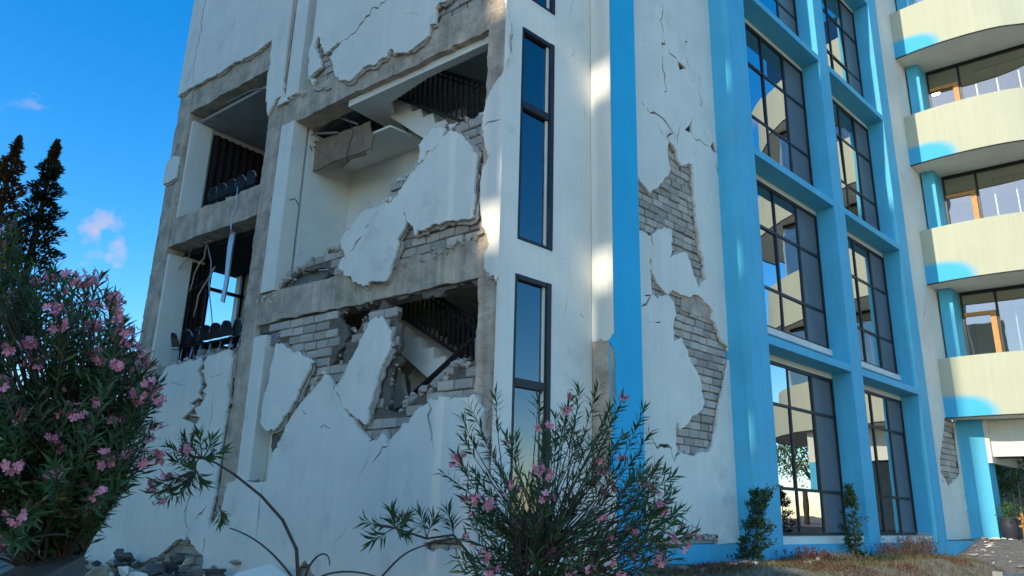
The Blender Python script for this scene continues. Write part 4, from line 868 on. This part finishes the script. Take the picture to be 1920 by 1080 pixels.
# the big oleander at the left edge
tipsL = sample_poly([(-160, 425), (-60, 420), (30, 460), (70, 500), (130, 490), (165, 525), (210, 560), (235, 610), (235, 650), (270, 690), (300, 750), (285, 840), (225, 890), (160, 930), (60, 960), (-160, 1000)], 280, 5.2, 7.2)
tipsL += sample_poly([(-60, 390), (20, 385), (45, 440), (0, 460)], 8, 6.0, 7.0) + sample_poly([(150, 480), (220, 560), (240, 610), (290, 700), (300, 770), (240, 760), (200, 560)], 34, 5.3, 6.2)
tipsL += [at(*q) for q in ((255, 850, 5.5), (235, 880, 5.6), (262, 890, 5.5), (215, 890, 5.5), (240, 905, 5.5), (280, 865, 5.5), (270, 830, 5.6), (225, 860, 5.5))]
tipsL += sample_poly([(60, 600), (235, 620), (285, 720), (305, 800), (275, 870), (170, 930), (60, 940)], 80, 5.3, 6.4)
tipsL += sample_poly([(-150, 700), (260, 720), (300, 800), (240, 900), (180, 960), (100, 1010), (-150, 1040)], 75, 4.9, 6.4)
oleander('large pink oleander bush filling the left side in front of the broken wall', at(60, 1130, 6.0), tipsL, .5, fl=.56, bow=.16, nstems=9, Lr=(.085, .135), fs=.80)
# the bush at the foot of the wall corner
tipsC = sample_poly([(835, 905), (862, 780), (915, 775), (945, 790), (1000, 760), (1060, 738), (1105, 738), (1150, 760), (1205, 790), (1215, 850), (1250, 900), (1285, 950), (1295, 1000), (1250, 1060), (1000, 1090), (860, 1070)], 92, 5.9, 7.3)
tipsC += [at(*q) for q in ((1085, 735, 6.4), (1120, 730, 6.5), (1165, 752, 6.3), (1205, 770, 6.6), (1215, 815, 6.6), (1010, 745, 6.3), (1140, 770, 6.2), (1258, 895, 6.7), (1300, 1000, 6.6), (880, 760, 6.4), (870, 790, 6.2), (930, 745, 6.6), (835, 890, 6.3), (860, 860, 6.2), (1250, 940, 6.6))]
tipsC += sample_poly([(890, 880), (960, 830), (1060, 850), (1120, 900), (1160, 1000), (1180, 1090), (870, 1090), (860, 980)], 62, 6.0, 7.0) + sample_poly([(1090, 830), (1210, 830), (1280, 960), (1290, 1020), (1200, 1040), (1130, 960)], 26, 6.0, 7.0)
oleander('pink oleander bush with thin bare stems under the corner windows', at(1020, 1165, 6.6), tipsC, .36, fl=.32, bow=.08, nstems=8, thick=.009, Lr=(.10, .15), fs=.85)
P_ = lambda *a: [at(*q) for q in a]
oleander('low bare oleander branch reaching left across the lower wall', at(905, 1120, 6.6), P_((688, 978, 6.3), (700, 1012, 6.2), (735, 962, 6.3), (762, 970, 6.4), (790, 968, 6.3), (812, 978, 6.5), (840, 960, 6.5), (760, 1000, 6.3)), 0, fl=.17, bow=.03, singles=150, thick=.006,
         hubs_at=P_((800, 1010, 6.4), (740, 990, 6.3), (850, 1000, 6.5)), trunk=P_((915, 1130, 6.6), (880, 1040, 6.55), (850, 1003, 6.5), (800, 1010, 6.4), (740, 990, 6.3), (700, 985, 6.3)))
oleander('leaning oleander stem with dark leaf tufts in front of the left wall', at(560, 1110, 5.9), P_((318, 838, 5.6), (345, 822, 5.6), (372, 815, 5.6), (398, 826, 5.7), (415, 845, 5.7), (350, 850, 5.5), (385, 860, 5.6), (330, 865, 5.6), (365, 875, 5.6), (300, 905, 5.5), (325, 900, 5.6), (352, 905, 5.6), (380, 905, 5.6), (290, 925, 5.4), (310, 935, 5.5), (340, 925, 5.5), (415, 975, 5.6)), .12, fl=.13, bow=.02, singles=260, thick=.006, Lr=(.075, .12), fs=.7,
         hubs_at=P_((378, 860, 5.6), (370, 885, 5.6), (412, 950, 5.65)), trunk=P_((560, 1110, 5.9), (556, 1030, 5.85), (530, 975, 5.8), (490, 930, 5.75), (440, 890, 5.7), (405, 868, 5.65), (378, 858, 5.6)))
tw = empty('bare_twigs', tuple(at(590, 1110, 6.1)), 'arched bare twigs rising at the foot of the leaning stem', 'twigs'); w = MB()
for pp in (P_((585, 1100, 6.1), (600, 1060, 6.1), (650, 1045, 6.1), (700, 1065, 6.05), (740, 1100, 6.0)), P_((570, 1090, 6), (580, 1040, 6), (600, 990, 6), (620, 1020, 6), (618, 1060, 6)), P_((560, 1100, 5.9), (520, 1040, 5.9), (480, 1005, 5.9), (430, 990, 5.9)), P_((700, 1100, 6.3), (760, 1030, 6.4), (850, 1010, 6.5))):
    w.tube(bez(pp[0], pp[1], pp[-2], pp[-1], 14), [.010 - .0004 * i for i in range(15)], 5)
o_ = w.build('stem', M['bark'], tw, True); o_['kind'] = 'stuff'

# two slender conifers behind the oleander
def conifer(label, top, foot, rmax, n, tipfrac=.22, seed=1):
    top, foot = Vector(top), Vector(foot); root = empty('conifer_tree', (foot.x, foot.y, foot.z), label, 'tree', 'slender pointed conifers'); ax = (top - foot); H = ax.length; ax.normalize(); x = ax.orthogonal().normalized(); y = ax.cross(x)
    t = MB(); t.tube([foot, foot + ax * H * .5, foot + ax * H * .97], [.07, .045, .008], 7); t.build('trunk', M['bark'], root, True)
    A_, B_ = Leaves(), Leaves()
    for k in range(n):
        f = random.random() ** .85; r = rmax * (1 - f) ** .72 * (.80 + .25 * math.sin(f * 60)) * random.uniform(.55, 1.08) + .012; an = random.uniform(0, 6.28); o = x * math.cos(an) + y * math.sin(an)
        p = foot + ax * (H * f) + o * r; (B_ if f > 1 - tipfrac * random.uniform(.6, 1.4) else A_).add(p - o * .05, (o * .8 + ax * random.uniform(-.1, .9) + rv(.25)), ax + rv(.4), random.uniform(.07, .14) * (1 - .4 * f), random.uniform(.028, .05), random.random())
    c = link('crown', A_.mesh('crown', M['needle'], .0), root); c['kind'] = 'stuff'
    c = link('crown_tip', B_.mesh('crown_tip', M['tipneedle'], .0), root); c['kind'] = 'stuff'
conifer('dark pointed conifer rising from behind the oleander, nearest the building', at(107, 266, 12.2), at(20, 640, 12.3), .62, 5200, .12)
conifer('brownish pointed conifer at the left edge of the picture', at(36, 260, 11.6), at(-70, 640, 11.8), .62, 4200, .5)

def juniper(label, top, foot, rmax, n, side):
    top, foot = Vector(top), Vector(foot); root = empty('juniper_shrub', tuple(foot), label, 'shrub', 'small junipers by the blue plinth'); ax = top - foot; H = ax.length; ax.normalize(); x = CR.copy(); y = ax.cross(x).normalized()
    t = MB(); t.tube([foot - UP * .1, foot + ax * H * .3 + x * .02, foot + ax * H * .9], [.02, .015, .004], 6)
    A_ = Leaves()
    for q in range(n):
        f = random.uniform(.03, 1); an = random.uniform(0, 6.28); o = x * math.cos(an) + y * math.sin(an); r = rmax * side(f, math.cos(an)) * random.uniform(.45, 1)
        b = foot + ax * H * f * .94; e = b + o * r + ax * r * .75 * f
        if q % 3 == 0: t.tube([b, (b + e) / 2 + rv(.01), e], [.006, .004, .002], 4)
        for _ in range(20):
            p = b + (e - b) * random.uniform(.45, 1.0) + rv(.018); A_.add(p, (e - b).normalized() + ax * .3 + rv(.5), rv(1), random.uniform(.035, .075), random.uniform(.014, .026), random.random())
    t.build('trunk', M['bark'], root, True); c = link('foliage', A_.mesh('foliage', M['shrub'], 0), root); c['kind'] = 'stuff'
def bedp(v, d):
    p = PB(v, 0, d); return (p.x, p.y, gz(p.x, p.y))
v1, zt1 = onB(1428, 926, -.62); v2, zt2 = onB(1590, 908, -.62)
juniper('ragged juniper with one wind-bent top in front of the left blue pilaster', PB(v1, zt1, -.62), bedp(4.45, -.62), .30, 170, lambda f, c: (.95 if f < .55 else .6) * (1.0 if (c < 0 or f < .5 or f > .85) else .45) * (.7 + .5 * abs(math.sin(f * 17))))
juniper('narrow juniper leaning left between the two ground floor blue bays', PB(v2, zt2, -.62), bedp(8.1, -.62), .26, 140, lambda f, c: (.26 + .85 * max(0, 1 - abs(f - .45) / .42)) * (.7 + .45 * abs(math.sin(f * 19 + c))))

def broad_tree(label, p, H, r, n):
    root = empty('broadleaf_tree', p, label, 'tree', 'trees beyond the balcony wing'); p = Vector(p); t = MB(); t.tube([p - UP * .2, p + UP * H * .35 + rv(.1), p + UP * H * .7 + rv(.2)], [.16, .11, .05], 7)
    L = Leaves(); cl = [p + UP * H * random.uniform(.45, .92) + Vector((random.gauss(0, r * .45), random.gauss(0, r * .45), 0)) for _ in range(16)]
    for c in cl:
        t.tube([p + UP * H * .35, (p + UP * H * .5 + c) / 2, c], [.05, .03, .015], 5)
        for _ in range(n // 16): L.add(c + rv(r * .22), rv(1), rv(1), random.uniform(.12, .24), random.uniform(.06, .1), random.random())
    t.build('trunk', M['bark'], root, True); c = link('crown', L.mesh('crown', M['fern'], 0), root); c['kind'] = 'stuff'
for k in range(9):
    s_ = 10 + 2.6 * k + random.uniform(-.6, .6); v_ = 30 + 1.2 * k * random.uniform(.6, 1.2); q = PS(s_, v_, 0)
    broad_tree('leafy tree number %d in the row beyond the balcony wing' % (k + 1), (q.x, q.y, gz(q.x, q.y)), random.uniform(4, 7), random.uniform(1.4, 2.2), 1600)

# low dry growth along the bed under the blue facade
def tuft(name, label, cat, pos, m, n, h, spread, group):
    root = empty(name, pos, label, cat, group); L = Leaves(); st = MB()
    for _ in range(n):
        b = Vector(pos) + Vector((random.gauss(0, spread), random.gauss(0, spread), 0)); d = Vector((random.gauss(0, .35), random.gauss(0, .35), 1)); hh = h * random.uniform(.5, 1.1); st.tube([b - UP * .03, b + d.normalized() * hh], [.004, .002], 3)
        for _ in range(9): L.add(b + d.normalized() * hh * random.uniform(.25, 1.02), d.normalized() * .6 + rv(.5), rv(1), random.uniform(.025, .055), random.uniform(.010, .02), random.random())
    so = st.build('stem', M['bark'], root); so['kind'] = 'stuff'; c = link('foliage', L.mesh('foliage', m, 0), root); c['kind'] = 'stuff'
for i, (v, d, hh, mm) in enumerate(((5.9, -.85, .20, 'redleaf'), (6.5, -.95, .16, 'dry'), (7.3, -.8, .12, 'dry'), (8.5, -.85, .15, 'shrub'), (9.2, -.8, .28, 'redleaf'), (9.8, -.75, .36, 'shrub'), (10.3, -.75, .44, 'redleaf'), (10.8, -.7, .50, 'redleaf'), (11.2, -.65, .42, 'shrub'))):
    tuft('dry_shrub', {'redleaf': 'reddish', 'dry': 'straw coloured', 'shrub': 'dull green'}[mm] + ' low shrub in the bed, ' + ('first second third fourth fifth sixth seventh eighth last'.split()[i]) + ' from the left below the window bays', 'shrub', bedp(v, d), M[mm], 60, hh, .17, 'low dry shrubs along the bed')
G = Leaves()
for _ in range(17000):
    v = random.uniform(2.0, 12.2); d = -.42 - abs(random.gauss(0, 1.3)); p = Vector(bedp(v, d)); G.add(p - UP * .01, Vector((random.gauss(0, .5), random.gauss(0, .5), 1)), rv(1), random.uniform(.03, .12), .008, random.random())
for _ in range(1500):
    u = random.uniform(2.5, 7.5); d = -random.uniform(.3, 1.6); p = PA(u, 0, d); p.z = gz(p.x, p.y); G.add(p - UP * .01, Vector((random.gauss(0, .6), random.gauss(0, .6), 1)), rv(1), random.uniform(.04, .14), .008, random.random())
tag(link('grass', G.mesh('grass', M['dry'], .1)), kind='stuff')
H_ = Leaves()
for _ in range(10000):
    v = random.uniform(2.0, 12.0); d = -.5 - abs(random.gauss(0, 1.1))
    if math.sin(v * 2.7) + math.sin(v * 1.1 + d * 3) < .2: continue
    p = Vector(bedp(v, d)); H_.add(p, Vector((random.gauss(0, .6), random.gauss(0, .6), 1)), rv(1), random.uniform(.04, .10), .014, random.random())
tag(link('ground_cover', H_.mesh('ground_cover', M['redleaf'], .1)), kind='stuff')
# garden behind the porch: canes, leaves and a dark urn
p0 = PS(.9, 19.2, 0); gg = gz(p0.x, p0.y)
for k in range(11):
    s_ = -.75 + .19 * k + random.uniform(-.05, .05); p = PS(s_, 19.6 + random.uniform(-.3, .3), gg)
    root = empty('bamboo_plant', tuple(p), 'leafy bamboo cane standing in the garden beyond the porch', 'bamboo', 'bamboo canes beyond the porch'); t = MB(); lean = Vector((random.gauss(0, .06), random.gauss(0, .06), 1)); t.tube([p, p + lean * 1.9], [.022, .014], 6); t.build('cane', M['bamboo'], root, True)
    L = Leaves()
    for _ in range(150): L.add(p + lean * random.uniform(1.15, 2.3) + Vector((random.gauss(0, .16), random.gauss(0, .16), 0)), rv(1) + UP * .2, rv(1), random.uniform(.12, .26), random.uniform(.03, .05), random.random())
    c = link('foliage', L.mesh('foliage', M['fern'], .15), root); c['kind'] = 'stuff'
fr = MB()
for z in (.35, .55): fr.bar(PS(-1.2, 18.9, gg + z), PS(2.4, 18.9, gg + z), .05, .05)
for s_ in (-1.1, -.5, .1, .7, 1.3, 1.9): fr.bar(PS(s_, 18.92, gg), PS(s_, 18.92, gg + .7), .05, .05)
ft = empty('garden_fence', PS(.1, 18.9, gg), 'low wooden rail fence among the bamboo beyond the porch', 'fence'); fr.build('rail', M['wood'], ft)
def urn(s_, v_, r, h, name, label, m, grp=None):
    p = PS(s_, v_, 0); z = gz(p.x, p.y); p.z = z; prof = [(0, 0), (.75, 0), (.8, .04), (1, .45), (1.0, .8), (.9, .86), (.98, .93), (.98, 1), (.85, 1), (.8, .9), (0, .88)]; V = []; F = []; N = 18
    for a, b in prof:
        for k in range(N): an = 6.2832 * k / N; V.append(p + Vector((a * r * math.cos(an), a * r * math.sin(an), b * h)))
    for i in range(len(prof) - 1):
        for k in range(N): F.append((i * N + k, i * N + (k + 1) % N, (i + 1) * N + (k + 1) % N, (i + 1) * N + k))
    root = empty(name, tuple(p), label, 'pot', grp); link('pot_body', mesh('pot_body', V, F, M[m], True), root)
    L = Leaves()
    for _ in range(170): L.add(p + UP * h * .9 + Vector((random.gauss(0, r * .6), random.gauss(0, r * .6), random.uniform(0, .4))), rv(1) + UP * .5, rv(1), random.uniform(.06, .13), random.uniform(.025, .04), random.random())
    c = link('foliage', L.mesh('foliage', M['fern'], .1), root); c['kind'] = 'stuff'
urn(.86, 16.9, .2, .55, 'plant_pot', 'dark plant pot standing against the blue porch pillar', 'pot'); urn(1.3, 17.0, .17, .4, 'plant_pot', 'pale plant pot next to the dark pot at the porch', 'kerb'); urn(1.75, 17.1, .17, .45, 'plant_pot', 'second dark pot at the right edge of the porch', 'pot')

# ------------------------------------------------------------------ rubble, fallen pieces
CH = {'grey_scratch_coat': 'grey render', 'dark_stone': 'dark stone', 'white_plaster': 'white plaster', 'grey_block': 'grey block', 'raw_concrete': 'concrete', 'broken_mortar': 'brown mortar', 'cream_plaster': 'cream plaster'}
def chunk(pos, s, m=None, flat=1.0, label='', grp='', name='rubble_chunk', cat='rubble'):
    label = ('large ' if s > .26 else 'small ' if s < .14 else '') + (CH[m.name] if m else 'broken') + label
    me = random.choice(LUMPS)
    o = bpy.data.objects.new(name, me); col.objects.link(o); o.matrix_world = Matrix.Translation(pos) @ Matrix.Rotation(random.uniform(0, 6.28), 4, 'Z') @ Matrix.Rotation(random.gauss(0, .3), 4, 'X') @ Matrix.Diagonal((s, s * random.uniform(.6, 1), s * flat, 1))
    if m: o.material_slots[0].link = 'OBJECT'; o.material_slots[0].material = m
    return tag(o, label, cat, grp)
def gpos(p, lift=0.0): p = Vector(p); p.z = gz(p.x, p.y) + lift; return p
for k in range(80):
    u = random.uniform(4.6, 9.0); d = -random.uniform(.05, 1.3); s = random.uniform(.12, .42); h = max(0, .34 - .28 * abs(d)) * random.random()
    chunk(gpos(PA(u, 0, d), s * .2 + h), s, random.choice([M['broken'], M['plaster'], M['darkstone'], M['darkstone'], M['brick'], M['concrete']]), random.uniform(.4, .9), ' chunk in the heap at the foot of the left wall', 'rubble heap at the left wall')
for k in range(48):
    v = random.gauss(4.3, .9); d = -random.uniform(.5, 1.1); s = random.uniform(.06, .22)
    chunk(gpos(PB(v, 0, d), s * .15), s, random.choice([M['coat'], M['plaster'], M['brick'], M['broken']]), random.uniform(.3, .7), ' chunk lying on the soil before the cracked column', 'pale rubble before the cracked column')
for k in range(56):
    s_ = .45 + abs(random.gauss(0, .55)); v = random.uniform(13.2, 17.6); s = .05 + .24 * random.random() ** 2
    chunk(gpos(PS(s_, v, 0), s * .1 + .02), s, random.choice([M['plaster'], M['cream'], M['brick']]), random.uniform(.15, .4), ' shard scattered on the gravel drive', 'plaster shards on the drive')
def plate(name, pts, th, m, label, cat, parent=None):
    n = len(pts); nrm = (Vector(pts[1]) - Vector(pts[0])).cross(Vector(pts[2]) - Vector(pts[0])).normalized(); V = [Vector(p) for p in pts] + [Vector(p) - nrm * th for p in pts]
    F = [tuple(range(n)), tuple(reversed(range(n, 2 * n)))] + [(i, i + n, (i + 1) % n + n, (i + 1) % n) for i in range(n)]
    return tag(link(name, mesh(name, V, F, m), parent), label, cat)
w = MB(); w.bar(at(-140, 1200, 5.3), at(120, 1062, 6.0), .30, .16); tag(w.build('fallen_slab', M['darkstone']), 'long dark concrete slab fallen beneath the oleander', 'slab')
plate('tarpaulin', [at(120, 985, 7.2), at(172, 970, 7.4), at(196, 925, 7.6), at(205, 880, 7.8), at(120, 880, 7.6)], .02, M['navy'], 'dark navy sheet hanging by the left wall behind the bush', 'tarpaulin')
plate('plaster_plate', [gpos(PA(4.0, 0, -.5), .25), gpos(PA(4.25, 0, -.7), .02), gpos(PA(3.0, 0, -.9), .0), gpos(PA(2.9, 0, -.5), .3), gpos(PA(3.4, 0, -.42), .36)], .03, M['plaster'], 'broken white plaster plate leaning at the foot of the wall', 'plaster plate')
plate('plaster_plate', [PB(4.55, -.38, -.07), PB(5.0, -.36, -.09), PB(4.82, -.12, -.03), PB(4.7, -.18, -.03)], .03, M['plaster'], 'triangular plaster flake lodged at the base of the cracked column', 'plaster plate')

# ------------------------------------------------------------------ chairs, cables and strips in the broken rooms
def make_chair(label, grp):
    root = empty('lecture_chair', (0, 0, 0), label, 'chair', grp)
    def bx(name, m, *bb):
        w = MB()
        for b in bb: w.box(*b)
        return w.build(name, m, root)
    bx('seat', M['chair'], (-.21, .21, -.2, .2, .43, .46))
    # rounded backrest
    V = []; F = []; N = 10; pr = []
    for k in range(N + 1): an = math.pi * k / N; pr.append((.21 * math.cos(an), .66 + .2 * math.sin(an)))
    pr += [(-.2, .5), (.2, .5)]; n = len(pr)
    V = [(x, -.2 - .04 * (1 - (x / .21) ** 2) - (z - .5) * .12, z) for x, z in pr] + [(x, -.175 - .04 * (1 - (x / .21) ** 2) - (z - .5) * .12, z) for x, z in pr]
    F = [tuple(range(n)), tuple(reversed(range(n, 2 * n)))] + [(i, i + n, (i + 1) % n + n, (i + 1) % n) for i in range(n)]
    link('backrest', mesh('backrest', V, F, M['chair'], False), root)
    w = MB(); w.tube([(x * 1.05, -.19 - (z - .5) * .12, z) for x, z in pr[:N + 1]], .013, 6); w.build('back_frame', M['steel'], root, True)
    for x in (-.19, .19):
        for y0, y1 in ((-.17, -.22), (.17, .2)): w = MB(); w.tube([(x, y1, 0), (x, y0, .43)], .011, 6); w.build('leg', M['steel'], root, True)
    w = MB(); w.tube([(-.19, .185, .2), (.19, .185, .2)], .008, 5); w.build('stretcher', M['steel'], root, True)
    return root
def chair_copy(root, label):
    r = root.copy(); col.objects.link(r); r['label'] = label
    for ch in root.children: c = ch.copy(); col.objects.link(c); c.parent = r; c.matrix_parent_inverse = Matrix.Identity(4)
    return r
yaw = math.atan2(NA.y, NA.x) + math.pi / 2                       # backs turned to the open side
ch0 = make_chair('dark chair', 'lecture chairs standing along the broken edge'); first = True
for (u, z, d, lab, ty) in [(7.38 - .33 * k, 5.24, .30, 'black chair with bright rim on the upper ledge, number %s of five from the left' % w_, 0) for k, w_ in enumerate(('first', 'second', 'third', 'fourth', 'fifth'))] + \
        [(7.72 - .31 * k, 2.41, .26, 'black chair on the lower broken ledge, %s from the left in its row' % w_, random.gauss(0, .12)) for k, w_ in enumerate(('first', 'second', 'third', 'fourth', 'fifth', 'sixth', 'last'))]:
    o = ch0 if first else chair_copy(ch0, lab)
    ch0['label'] = 'black chair with bright rim on the upper ledge, first of five from the left'; first = False
    o.location = PA(u, z, d); o.scale = (.74, .74, .74); o.rotation_euler = (ty, random.gauss(0, .03) + ty * .5, yaw + random.gauss(0, .12))
def hang(name, pts, d, r, m, label, cat, ox=240, oy=430, s=4):
    w = MB(); P = [PA(*onA(ox + x / s, oy + y / s, d), d + .04 * math.sin(i * 2.1)) for i, (x, y) in enumerate(pts)]
    Q = []
    for a, b in zip(P[:-1], P[1:]): Q += [a, (a + b) / 2 + rv(.012)]
    w.tube(Q + [P[-1]], r, 5); tag(w.build(name, m, None, True), label, cat)
hang('hanging_wire', [(490, 20), (545, 70), (595, 108), (628, 84)], .3, .014, M['steel'], 'pale bent ceiling rail hanging at the top of the lower opening', 'wire')
hang('hanging_wire', [(592, 112), (560, 210), (510, 340), (462, 468)], .3, .013, M['bamboo'], 'pale strip dangling diagonally to the left in the lower opening', 'wire')
hang('hanging_wire', [(598, 118), (612, 230), (622, 400), (624, 600), (620, 765)], .32, .012, M['steel'], 'long thin cable hanging straight down to the chairs', 'wire')
hang('hanging_wire', [(492, 112), (440, 220), (372, 340)], .34, .010, M['steel'], 'thin grey wire slanting across the white reveal of the lower opening', 'wire')
hang('hanging_wire', [(652, 280), (590, 370), (540, 500), (492, 655)], .36, .014, M['bamboo'], 'pale strip leaning from the window head down to the left', 'wire')
hang('hanging_wire', [(668, 290), (560, 390), (480, 460)], .4, .009, M['frame'], 'dark thin wire crossing the lower window', 'wire')
pl = lambda pts, d: [PA(*onA(240 + x / 4, 430 + y / 4, d), d) for x, y in pts]
plate('hanging_strip', pl([(770, 10), (745, 130), (722, 380), (692, 540), (715, 550), (745, 400), (778, 150), (800, 20)], .2), .03, M['steel'], 'wide grey metal strip hanging from the middle beam', 'metal strip')
hang('hanging_wire', [(822, 600), (800, 740), (790, 860), (782, 950)], .02, .012, M['steel'], 'pale cable hanging in front of the middle left beam', 'wire', 240, 200, 4)
hang('hanging_wire', [(530, 860), (700, 775), (760, 770), (920, 680), (1045, 655)], .25, .012, M['steel'], 'pale trim hanging under the top left beam', 'wire', 240, 0, 4)
for pp, d_, r_, lab in (([(700, 100), (720, 200), (705, 330), (690, 420)], .35, .007, 'thin dark cable dangling in front of the upper stair hall'), ([(400, 120), (430, 190), (400, 260), (420, 330)], .4, .007, 'thin dark cable curling below the torn ceiling'), ([(880, -90), (860, -20), (800, 30)], .5, .008, 'short dark cable under the landing'), ([(200, 620), (230, 680), (300, 690), (320, 740)], .1, .008, 'dark cable looped over the lower broken wall')):
    hang('hanging_wire', pp, d_, r_, M['frame'], lab, 'wire', 480, 200, 4)
# ------------------------------------------------------------------ added unseen block behind the viewer, placed to shade the broken facade
NQ = Vector((SUN_H.y, -SUN_H.x, 0))                                # across the sun's path
def shade_point(q, L, z): return Vector((SUN_H.x * L, SUN_H.y * L, 0)) + NQ * q + UP * z
SHADE_L = -20.0
shade_root = empty('shade_block', shade_point(-20, SHADE_L - 6, -1.6), 'added unseen pale block that shades the broken facade', 'building')
def shade_box(mb, q0, q1, l0, l1, z0, z1): return mb.quadbox([shade_point(q0, l0, z0), shade_point(q1, l0, z0), shade_point(q1, l1, z0), shade_point(q0, l1, z0), shade_point(q0, l0, z1), shade_point(q1, l0, z1), shade_point(q1, l1, z1), shade_point(q0, l1, z1)])
QE = -5.25; TE = math.tan(SUN_EL); D0 = K.dot(SUN_H) - SHADE_L
w = MB(); shade_box(w, -42, -7.0, SHADE_L - 12, SHADE_L, -1.6, 28.5); w.build('body', M['shade_wall'], shade_root)
w = MB(); shade_box(w, QE + .02, -2.9, SHADE_L - 10, SHADE_L, -1.6, 15.2); w.build('low_shade_block', M['shade_wall'], shade_root)  # added lower block, sized to keep the sun off the bushes and bed
w = MB()  # added screen, its gaps shaped to throw sun patches on corner and pilaster
for q0, q1, gaps in ((-6.99, -6.56, []), (-6.55, -6.16, [(z + D0 * TE - hh, z + D0 * TE + hh) for z, hh in ((3.5, .36), (7.05, .42), (10.6, .4))]), (-6.15, -5.74, [(z + (D0 + 1.7) * TE - .34, z + (D0 + 1.7) * TE + .34) for z in (3.3, 6.25, 9.8)]), (-5.73, QE, [])):
    lo = -1.6
    for g0, g1 in gaps + [(28.5, 29)]: shade_box(w, q0, q1, SHADE_L - .3, SHADE_L, lo, g0); lo = g1
w.build('notched_shade_screen', M['shade_wall'], shade_root)
print('BRICKS', NB_)
